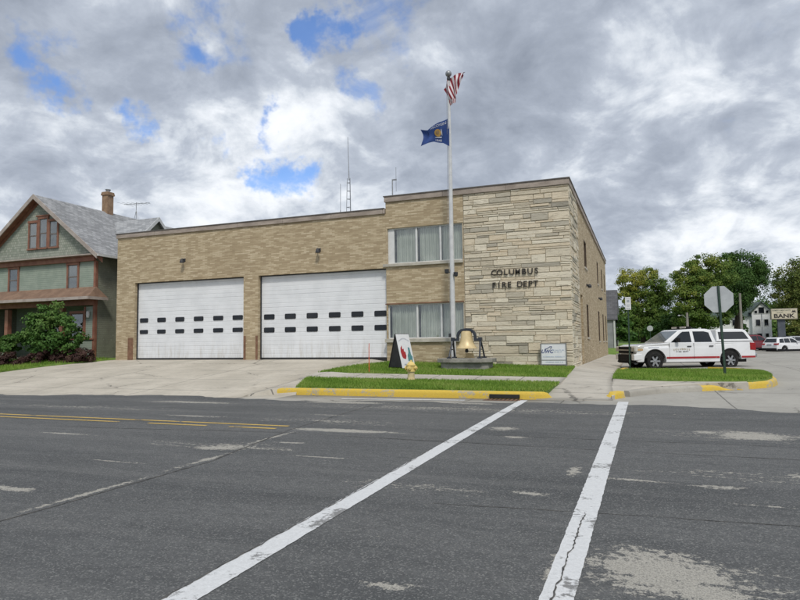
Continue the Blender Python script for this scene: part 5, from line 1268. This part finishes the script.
MB().box(-32.4, -31.4, HY0+2.12, HY0+2.19, .95, 3.1).build('front_door', pm('dark_door', (.05, .035, .025), (.08, .05, .035), 4, .5), t)
m = MB().lathe([(.02, 3.62), (.08, 3.58), (.10, 3.40), (.07, 3.26), (.02, 3.22)], (-28.66, HY0-.14, 0), 10).box(-28.69, -28.63, HY0-.14, HY0-.03, 3.55, 3.62); m.build('porch_lamp', M_GUTW, t)
MB().box(hxl, hxr+.01, HY0-.02, HY0+.3, .3, 1.04).build('foundation', M_SLABC, t)
t = thing('tv_antenna', (-32.9, 33.6, 10.5), 'thin television aerial on a tripod on the house roof ridge', 'antenna')
m = MB()
for dx, dy in ((-.25, 0), (.25, 0), (0, .3)): m.tube([(-32.9+dx, 33.6+dy, 10.3), (-32.9, 33.6, 11.2)], .02, 4)
m.tube([(-32.9, 33.6, 10.4), (-32.9, 33.6, 11.75)], .022, 5); m.build('mast', M_STEEL, t)
m = MB().tube([(-34.0, 33.6, 11.72), (-31.7, 33.6, 11.62)], .018, 4)
for k_ in range(7):
    x = -33.9+k_*.34; w = .75-.08*k_; z = 11.71-.015*k_; m.tube([(x, 33.6-w, z), (x, 33.6+w, z)], .009, 4)
m.build('aerial_array', M_STEEL, t)

# ------------------------------------------------------------------ trees and shrubs
def leaves(name, lobes, n, size, mat, parent, seed, flat=.35, inner=.5, droop=0.0):
    """foliage as many small leaf clumps; lobes = (x,y,z,rx,ry,rz,weight)"""
    R = np.random.default_rng(seed); V = []; T = []
    wts = np.array([l[6] for l in lobes], float); wts /= wts.sum()
    for l, w in zip(lobes, wts):
        # each lobe is broken into sprays so that gaps open between them
        ns = max(6, int(12*(l[3]*l[4]*l[5])**(1/3)*2.0)); k = int(n*w)
        d = R.normal(size=(ns, 3)); d /= np.linalg.norm(d, axis=1)[:, None]
        rad = R.uniform(inner, 1.0, ns)**.6
        sc = np.array(l[:3])+d*rad[:, None]*np.array(l[3:6]); sr = .34*(l[3]*l[4]*l[5])**(1/3)*R.uniform(.5, 1.6, ns); stint = R.uniform(-.2, .2, ns)
        idx = R.integers(0, ns, k); e = R.normal(size=(k, 3)); e /= np.linalg.norm(e, axis=1)[:, None]
        p = sc[idx]+e*(R.uniform(0, 1, k)**.5*sr[idx])[:, None]*np.array([1.15, 1.15, .8])
        nr = e*.9+d[idx]*.5+R.normal(size=(k, 3))*.7+np.array([0, 0, .5]); nr /= np.linalg.norm(nr, axis=1)[:, None]
        a = np.cross(nr, R.normal(size=(k, 3))); a /= np.linalg.norm(a, axis=1)[:, None]; b = np.cross(nr, a)
        s = size*R.uniform(.55, 1.35, k)[:, None]
        V.append(np.stack([p-a*s*.5, p+b*s*.42-a*s*.05, p+a*s*.6-np.array([0, 0, 1])*s*droop, p-b*s*.42-a*s*.02], 1))
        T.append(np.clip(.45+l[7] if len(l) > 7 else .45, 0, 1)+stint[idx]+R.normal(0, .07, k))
    V = np.concatenate(V); T = np.clip(np.concatenate(T), 0, 1); nq = len(V)
    o = parent; off = np.array([0., 0, 0])
    while o is not None: off += np.array(o.location); o = o.parent
    me = bpy.data.meshes.new(name); me.vertices.add(nq*4); me.vertices.foreach_set('co', (V.reshape(-1, 3)-off).ravel())
    me.loops.add(nq*4); me.loops.foreach_set('vertex_index', np.arange(nq*4, dtype=np.int32))
    me.polygons.add(nq); me.polygons.foreach_set('loop_start', np.arange(0, nq*4, 4, dtype=np.int32)); me.polygons.foreach_set('loop_total', np.full(nq, 4, dtype=np.int32))
    me.materials.append(mat); me.update(); me.validate()
    at = me.attributes.new('tint', 'FLOAT', 'FACE'); at.data.foreach_set('value', T.astype(np.float32))
    ob = bpy.data.objects.new(name, me); COL.objects.link(ob); ob.parent = parent
    return ob
M_BARK = pm('bark', (.085, .068, .05), (.05, .04, .03), 6, .95, .8, 18, stretch=(1, 1, .3))
M_LEAF1 = leaf_mat('yellowing_leaves', (.065, .131, .023), (.138, .217, .041), (.392, .377, .065))
M_LEAF2 = leaf_mat('deep_green_leaves', (.035, .087, .020), (.080, .160, .032), (.181, .261, .055))
M_LEAF3 = leaf_mat('autumn_leaves', (.065, .111, .023), (.130, .176, .039), (.286, .247, .065))
M_LEAF4 = leaf_mat('shrub_leaves', (.036, .096, .019), (.084, .180, .036), (.204, .300, .084))
M_LEAFR = leaf_mat('barberry_leaves', (.042, .024, .022), (.083, .040, .035), (.121, .105, .044))
def tree(name, base, label, lobes, n, size, mat, seed, trunk_r=.35, group='trees behind the parking lot', inner=.45, n_limb=7, cat='tree'):
    R = random.Random(seed); t = thing(name, base, label, cat, group); b = Vector(base)
    c = Vector((0, 0, 0)); W_ = 0
    for l in lobes: c += Vector(l[:3])*l[6]; W_ += l[6]
    c /= W_; fork = b.lerp(Vector((c.x, c.y, c.z)), .45); m = MB()
    m.tube([b-Vector((0, 0, .3)), b+Vector((0, 0, .25)), b.lerp(fork, .5)+Vector((R.uniform(-.1, .1), 0, 0)), fork], [trunk_r*1.35, trunk_r, trunk_r*.85, trunk_r*.7], 10)
    big = sorted(lobes, key=lambda l: -l[6])[:n_limb]
    for l in big:
        e = Vector(l[:3])+Vector((R.uniform(-.3, .3)*l[3], R.uniform(-.3, .3)*l[4], .2*l[5])); mid = fork.lerp(e, .5)+Vector((R.uniform(-.3, .3), R.uniform(-.3, .3), .2))
        m.tube([fork-Vector((0, 0, .1)), mid, e], [trunk_r*.5, trunk_r*.3, trunk_r*.08], 6)
        for _ in range(3):
            q = mid.lerp(e, R.uniform(.1, .8)); m.tube([q, q+Vector((R.uniform(-1, 1)*l[3], R.uniform(-1, 1)*l[4], R.uniform(-.1, .9)*l[5]))*.75], [trunk_r*.16, trunk_r*.04], 5)
    m.build('trunk', M_BARK, t, smooth=True)
    leaves('crown', lobes, n, size, mat, t, seed, inner=inner)
    return t
def grow(ls, k): return [(x, y, z, rx*k, ry*k, rz*k, w, *r_) for x, y, z, rx, ry, rz, w, *r_ in ls]
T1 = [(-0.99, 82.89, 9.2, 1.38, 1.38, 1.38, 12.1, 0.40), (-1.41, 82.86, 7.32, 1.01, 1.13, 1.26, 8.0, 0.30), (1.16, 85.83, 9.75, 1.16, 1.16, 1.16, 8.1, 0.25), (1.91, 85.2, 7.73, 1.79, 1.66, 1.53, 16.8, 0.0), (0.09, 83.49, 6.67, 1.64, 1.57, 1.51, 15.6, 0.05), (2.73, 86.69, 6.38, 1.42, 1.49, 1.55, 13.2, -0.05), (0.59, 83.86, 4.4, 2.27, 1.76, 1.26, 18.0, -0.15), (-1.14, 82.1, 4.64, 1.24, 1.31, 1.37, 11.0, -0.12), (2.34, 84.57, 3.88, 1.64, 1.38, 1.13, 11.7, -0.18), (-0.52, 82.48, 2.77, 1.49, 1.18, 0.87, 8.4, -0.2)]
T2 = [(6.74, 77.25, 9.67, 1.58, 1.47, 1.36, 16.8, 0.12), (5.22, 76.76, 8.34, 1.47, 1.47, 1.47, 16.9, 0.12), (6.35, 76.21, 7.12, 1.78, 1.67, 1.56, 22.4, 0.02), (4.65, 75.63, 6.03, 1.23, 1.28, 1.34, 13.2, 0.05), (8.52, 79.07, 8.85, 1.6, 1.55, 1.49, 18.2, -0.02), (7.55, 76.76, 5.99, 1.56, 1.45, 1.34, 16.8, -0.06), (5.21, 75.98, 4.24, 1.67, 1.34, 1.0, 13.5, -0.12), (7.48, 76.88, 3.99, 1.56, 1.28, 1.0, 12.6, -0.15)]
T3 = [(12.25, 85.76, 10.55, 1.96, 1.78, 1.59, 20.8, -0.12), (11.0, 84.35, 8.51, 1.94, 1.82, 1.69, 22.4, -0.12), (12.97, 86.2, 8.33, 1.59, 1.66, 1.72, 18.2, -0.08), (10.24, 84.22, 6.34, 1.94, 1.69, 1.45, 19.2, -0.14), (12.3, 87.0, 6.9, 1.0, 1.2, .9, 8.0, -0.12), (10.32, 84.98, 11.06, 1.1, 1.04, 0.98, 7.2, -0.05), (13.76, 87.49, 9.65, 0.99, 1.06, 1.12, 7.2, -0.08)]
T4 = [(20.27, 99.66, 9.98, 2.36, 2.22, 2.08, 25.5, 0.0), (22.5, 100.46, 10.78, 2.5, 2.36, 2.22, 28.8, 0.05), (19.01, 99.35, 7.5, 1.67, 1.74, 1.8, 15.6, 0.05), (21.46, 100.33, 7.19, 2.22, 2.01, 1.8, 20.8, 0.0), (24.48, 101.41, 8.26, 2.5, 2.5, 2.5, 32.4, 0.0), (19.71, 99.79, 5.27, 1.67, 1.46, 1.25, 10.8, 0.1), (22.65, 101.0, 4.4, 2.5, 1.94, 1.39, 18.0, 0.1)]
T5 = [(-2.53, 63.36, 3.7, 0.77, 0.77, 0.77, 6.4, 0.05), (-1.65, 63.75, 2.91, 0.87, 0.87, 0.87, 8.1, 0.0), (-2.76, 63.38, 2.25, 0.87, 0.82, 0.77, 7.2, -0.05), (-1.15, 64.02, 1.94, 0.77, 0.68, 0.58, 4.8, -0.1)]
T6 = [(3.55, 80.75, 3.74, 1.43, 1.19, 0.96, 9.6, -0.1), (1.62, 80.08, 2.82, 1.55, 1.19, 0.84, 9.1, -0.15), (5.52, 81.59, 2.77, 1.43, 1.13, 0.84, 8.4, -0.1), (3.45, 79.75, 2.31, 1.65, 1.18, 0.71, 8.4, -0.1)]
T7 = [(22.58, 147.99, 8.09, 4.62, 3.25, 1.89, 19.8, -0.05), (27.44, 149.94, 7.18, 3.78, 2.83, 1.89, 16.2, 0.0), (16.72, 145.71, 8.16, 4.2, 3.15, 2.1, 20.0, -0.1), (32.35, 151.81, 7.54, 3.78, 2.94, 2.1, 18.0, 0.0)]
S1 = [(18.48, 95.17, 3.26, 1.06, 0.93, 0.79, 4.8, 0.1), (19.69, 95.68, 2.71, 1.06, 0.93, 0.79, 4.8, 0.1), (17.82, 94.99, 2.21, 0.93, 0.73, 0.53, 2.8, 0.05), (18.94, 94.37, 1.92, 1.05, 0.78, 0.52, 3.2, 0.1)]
tree('broadleaf_tree', (.3, 83.9, 1.3), 'broad tree turning yellow at the top, left of the larger green trees', grow(T1, 1.14), 46000, 0.17, M_LEAF1, 21, .32)
tree('broadleaf_tree', (6.6, 77.7, 1.1), 'rounded green tree with yellowish upper crown behind the pickup', grow(T2, 1.14), 46000, 0.165, M_LEAF1, 22, .34)
tree('broadleaf_tree', (10.7, 85.9, .9), 'darkest green tree with the tallest crown, behind the back of the stop sign', grow(T3, 1.14), 46000, 0.17, M_LEAF2, 23, .40)
tree('broadleaf_tree', (21.3, 100.6, .5), 'tree turning brownish behind the bank sign at the right edge', grow(T4, 1.14), 40000, 0.2, M_LEAF3, 24, .40)
tree('bushy_tree', (-2.2, 63.6, 1.0), 'small leafy tree just past the far end of the fire station', T5, 5000, .20, M_LEAF4, 25, .12, 'small trees and bushes in the background')
tree('bushy_tree', (3.5, 80.8, 1.2), 'low dark bushes in the shade between the two biggest trees', T6, 6000, .24, M_LEAF2, 26, .15, 'small trees and bushes in the background')
tree('bushy_tree', (18.4, 95.2, .45), 'low orange green bush beside the grey pillar of the bank sign', S1, 3000, .22, M_LEAF3, 27, .10, 'small trees and bushes in the background')
# the wooded skyline far behind: reads as one mass
def far_wood(name, base, lobes, label, seed, n=9000):
    t = thing(name, base, label, 'wood'); o = leaves('crown', lobes, n, .42, M_LEAF2, None, seed); bpy.data.objects.remove(t)
    o.name = name; tag(o, label, 'wood', kind='stuff'); return o
far_wood('distant_wood', (24, 148, .5), T7, 'distant tree line beyond the white house', 31)
R = random.Random(4)
back = [(-8+3.1*i+R.uniform(-1, 1), 100+R.uniform(-5, 8), 3.2+R.uniform(-.6, 1.2), 2.6, 2.2, R.uniform(1.6, 2.4), 20, R.uniform(-.2, 0)) for i in range(5)]+[(-7+2.4*i, 97+R.uniform(-3, 3), 1.9, 2.0, 1.5, .9, 12, -.2) for i in range(6)]
far_wood('distant_wood', (0, 105, .5), back, 'dark wooded background seen between the trunks behind the pickup', 32, 26000)
far_wood('distant_wood', (22, 122, .5), [(20.5+2.4*i, 121+R.uniform(-2, 3), 2.4+R.uniform(-.4, .8), 1.8, 1.5, 1.7, 10, R.uniform(-.1, .2)) for i in range(5)], 'low autumn bushes seen under the bank sign', 33, 12000)
left_back = [(-64+9*i, 70+R.uniform(-6, 8), 3.8, 5, 3, 2.6, 20, 0) for i in range(2)]

# shrubs before the green house
gH = lambda x, y: interp(y, [(14, .02), (16.3, .05), (25.4, .95), (60, 1.05)])
B1 = [(-30.3, 24.3, 3.0, .65, .6, .6, 7, .08), (-30.1, 24.1, 1.6, .9, .6, .5, 8, -.05), (-28.2, 24.2, 1.8, .8, .6, .5, 6, -.05), (-29.8, 24.2, 2.7, 1.0, .75, .85, 14, .05), (-29.6, 24.3, 3.6, .75, .6, .6, 9, .1), (-30.7, 24.2, 2.2, .8, .7, .7, 9, .05), (-28.5, 24.3, 2.5, .85, .7, .75, 9, .02), (-29.4, 24.0, 1.9, 1.3, .8, .6, 10, -.12), (-31.5, 24.3, 2.1, .5, .5, .3, 4, .1), (-27.8, 24.4, 2.1, .5, .45, .35, 3, .0), (-28.9, 24.2, 3.3, .6, .5, .5, 5, .1)]
tree('big_shrub', (-29.7, 24.3, gH(0, 24.3)), 'big broad leaved green shrub hiding the middle of the house porch', B1, 12000, .13, M_LEAF4, 41, .06, 'shrubs in front of the green house', .35, cat='shrub')
B2 = [(-33.3, 24.1, 1.9, .5, .5, .5, 9, .05), (-32.3, 24.0, 1.6, .7, .5, .45, 6, .1), (-32.0, 24.0, 2.1, .35, .3, .25, 3, .1)]
tree('big_shrub', (-32.6, 24.2, gH(0, 24.2)), 'leafy green shrub at the left edge before the porch', B2, 7000, .12, M_LEAF4, 42, .05, 'shrubs in front of the green house', .35, cat='shrub')
B3 = [(-30.6, 22.9, .9, 1.2, .5, .4, 9, 0), (-31.8, 22.5, .85, 1.2, .5, .4, 9, .08), (-31.2, 22.6, 1.05, .8, .6, .5, 9, 0), (-30.2, 22.8, 1.0, .7, .55, .45, 8, .05), (-32.2, 22.4, 1.1, .9, .6, .55, 9, .02), (-29.6, 23.2, .95, .45, .4, .3, 4, .1)]
tree('barberry_shrub', (-31.0, 22.7, gH(0, 22.7)), 'dark red barberry shrub nearest the driveway at the left edge', B3, 12000, .085, M_LEAFR, 43, .03, 'dark red shrubs by the driveway', .3, cat='shrub')
B4 = [(-29.4, 23.9, 1.15, .7, .45, .35, 8, .05), (-28.3, 24.1, 1.05, 1.2, .4, .35, 9, .0), (-28.8, 24.0, 1.25, .8, .5, .38, 9, .02), (-27.9, 24.2, 1.2, .7, .5, .40, 9, 0), (-27.1, 24.4, 1.2, .5, .45, .35, 6, .1)]
tree('barberry_shrub', (-27.9, 24.2, gH(0, 24.2)), 'low dark red shrub below the porch close to the fire station', B4, 12000, .085, M_LEAFR, 44, .03, 'dark red shrubs by the driveway', .3, cat='shrub')

# ------------------------------------------------------------------ things far behind on the right
M_HWH = clap_mat('white_clapboard', (.80, .81, .81), (.74, .75, .76), .2); M_GRF = shingle_mat('dark_green_roof', (.05, .075, .065), (.09, .12, .105), .4, .25, 'xz')
t = thing('white_house', (15, 107.3, .6), 'white two storey house with green roof and a small front gable', 'house')
MB().box(8.2, 15.8, 107.2, 116, .4, 5.1).build('wall', M_HWH, t)
m = MB().box(15.81, 18.35, 106.6, 115, .4, 5.75); m.add([(15.81, 106.6, 5.75), (18.35, 106.6, 5.75), (17.08, 106.6, 7.05), (15.81, 115, 5.75), (18.35, 115, 5.75), (17.08, 115, 7.05)], [(0, 1, 2), (5, 4, 3), (0, 2, 5, 3), (1, 4, 5, 2)]); m.build('gable_wing', M_HWH, t)
m = MB().add([(7.9, 106.9, 5.0), (15.9, 106.9, 5.0), (15.6, 111.6, 7.3), (8.6, 111.6, 7.3), (7.9, 116.3, 5.0), (15.9, 116.3, 5.0)], [(0, 1, 2, 3), (3, 2, 5, 4), (0, 3, 4), (1, 5, 2)]); m.build('roof', M_GRF, t)
m = MB()
for s in (-1, 1):
    m.add([(17.08, 106.3, 7.3), (17.08+s*1.55, 106.3, 5.68), (17.08+s*1.55, 115.2, 5.68), (17.08, 115.2, 7.3), (17.08, 106.3, 7.12), (17.08+s*1.55, 106.3, 5.5), (17.08+s*1.55, 115.2, 5.5), (17.08, 115.2, 7.12)], [(0, 1, 2, 3) if s > 0 else (3, 2, 1, 0), (4, 5, 6, 7), (0, 4, 5, 1), (1, 5, 6, 2)])
m.build('gable_roof', M_GRF, t)
def fwin(x0, x1, z0, z1, y):
    w = MB().box(x0-.08, x1+.08, y-.06, y-.005, z0-.08, z1+.08).build('window', M_GUTW, t); MB().box(x0, x1, y-.075, y-.062, z0, z1).build('pane', M_DGLASS, w)
fwin(16.72, 17.44, 5.45, 6.35, 106.6); fwin(16.15, 16.5, 5.45, 5.85, 106.6); fwin(17.68, 18.0, 5.45, 5.85, 106.6); fwin(16.3, 16.85, 3.6, 4.5, 106.6); fwin(17.4, 17.9, 3.6, 4.5, 106.6); fwin(13.2, 13.7, 3.7, 4.6, 107.2); fwin(10.8, 11.3, 3.7, 4.6, 107.2); fwin(14.4, 14.8, 2.6, 2.95, 107.2)
fwin(16.4, 17.0, 1.9, 2.4, 106.6); fwin(17.5, 17.9, 1.9, 2.4, 106.6)
t = thing('cedar_tree', (14.2, 104, .6), 'small dark cone shaped cedar against the white house', 'tree', 'small trees and bushes in the background')
leaves('crown', [(14.2, 104, 3.9, .42, .42, .9, 4, -.1), (14.2, 104, 3.0, .6, .6, .8, 6, -.1), (14.2, 104, 2.2, .7, .7, .7, 6, -.15), (14.2, 104, 4.8, .2, .2, .5, 2, -.1)], 2600, .16, M_LEAF2, t, 51)
MB().tube([(14.2, 104, .5), (14.2, 104, 4.8)], [.12, .03], 6).build('trunk', M_BARK, t)
t = thing('bank_sign', (14.45, 78.65, .4), 'cream bank sign box on a dark grey pillar', 'sign')
M_CREAM = pm('cream_sign_face', (.62, .57, .43), (.55, .50, .37), 3, .5); M_PILL = pm('slate_pillar', (.065, .078, .10), (.09, .105, .125), 3, .7)
MB().box(14.10, 14.80, 78.5, 79.0, .2, 3.72).build('pillar', M_PILL, t)
cab = MB().box(13.46, 15.98, 78.3, 78.9, 3.72, 4.90).build('sign_box', pm('sign_edge', (.30, .28, .22), (.24, .22, .18), 4, .5), t)
MB().box(13.52, 15.92, 78.28, 78.299, 3.78, 4.84).build('sign_face', M_CREAM, cab)
M_BTXT = pm('bank_lettering', (.025, .022, .02), (.04, .035, .03), 20, .5); M_BTX2 = pm('bank_small_lettering', (.14, .16, .12), (.2, .2, .16), 20, .5)
def bt(s, size, cx, cz, mt, off=0, sx=1):
    v, f = text_mb(s, size, 0, 'CENTER', off); MB().add([(cx+p[0]*sx, 78.275, cz+p[1]) for p in v], f).build('lettering', mt, cab)
bt('BANK', .60, 14.68, 4.06, M_BTXT, .022, 1.22); bt('FARMERS & MERCHANTS', .20, 14.45, 4.68, M_BTX2, .004, .78); bt('UNION', .17, 14.3, 4.44, M_BTX2, .004, 1.1)
MB().prism([(15.40, 4.40), (15.55, 4.72), (15.63, 4.58), (15.72, 4.74), (15.86, 4.40), (15.72, 4.48), (15.63, 4.42), (15.54, 4.48)], 'y', 78.27, 78.279).build('emblem', M_BTXT, cab)
M_POLEW = pm('weathered_pole', (.30, .28, .25), (.20, .185, .16), 3, .9, .3, 14, stretch=(1, 1, .2))
def upole(x, y, z0, z1, label, arm=True):
    t = thing('utility_pole', (x, y, z0), label, 'utility pole', 'utility poles in the background')
    MB().tube([(x, y, z0-.1), (x, y, z1)], [.17, .11], 8).build('pole', M_POLEW, t)
    if arm:
        MB().tube([(x-.12, y, z1-.55), (x-.45, y-.1, z1-.25), (x-.75, y-.2, z1-.3)], .03, 5).lathe([(.02, 0), (.14, .02), (.10, .12), (.03, .16)], (x-.8, y-.2, z1-.38), 10).build('lamp', M_STEEL, t)
upole(10.03, 74.6, .6, 6.5, 'plain grey utility pole between the stop sign and the white house', False)
upole(4.69, 72.6, .9, 4.5, 'short grey pole with a lamp above the cab of the pickup', True)
t = thing('utility_pole', (12.1, 75.5, .5), 'thin metal pole in front of the white house gable', 'utility pole', 'utility poles in the background')
MB().tube([(12.1, 75.5, .4), (12.1, 75.5, 4.3)], .05, 6).build('pole', M_STEEL, t)
t = thing('road_sign', (.96, 71.2, 1.0), 'small round pale sign far behind the bonnet of the pickup', 'sign')
MB().tube([(.96, 71.2, .9), (.96, 71.2, 2.8)], .035, 6).build('post', M_GPOST, t)
MB().lathe([(.30, 71.14), (.31, 71.16), (.30, 71.17)], (.96, 0, 2.85), 16, 'y').build('sign_plate', M_SBACK, t)
t = thing('grey_building', (-3.6, 61.1, .9), 'dark grey roofed building just behind the end of the fire station', 'building')
MB().box(-9.0, -2.2, 61.1, 69, .6, 3.6).build('wall', pm('grey_siding', (.30, .31, .32), (.24, .25, .26), 2, .8), t)
MB().add([(-9.2, 60.9, 3.55), (-1.98, 60.9, 3.55), (-1.98, 64.5, 6.6), (-9.2, 64.5, 6.6), (-1.98, 69.2, 3.4), (-9.2, 69.2, 3.4)], [(0, 1, 2, 3), (3, 2, 4, 5), (1, 4, 2), (0, 3, 5)]).build('roof', shingle_mat('charcoal_shingles', (.075, .075, .08), (.12, .12, .125), .4, .2, 'xz'), t)
MB().box(-2.32, -2.18, 61.0, 61.09, .8, 3.5).build('corner_board', M_GUTW, t)
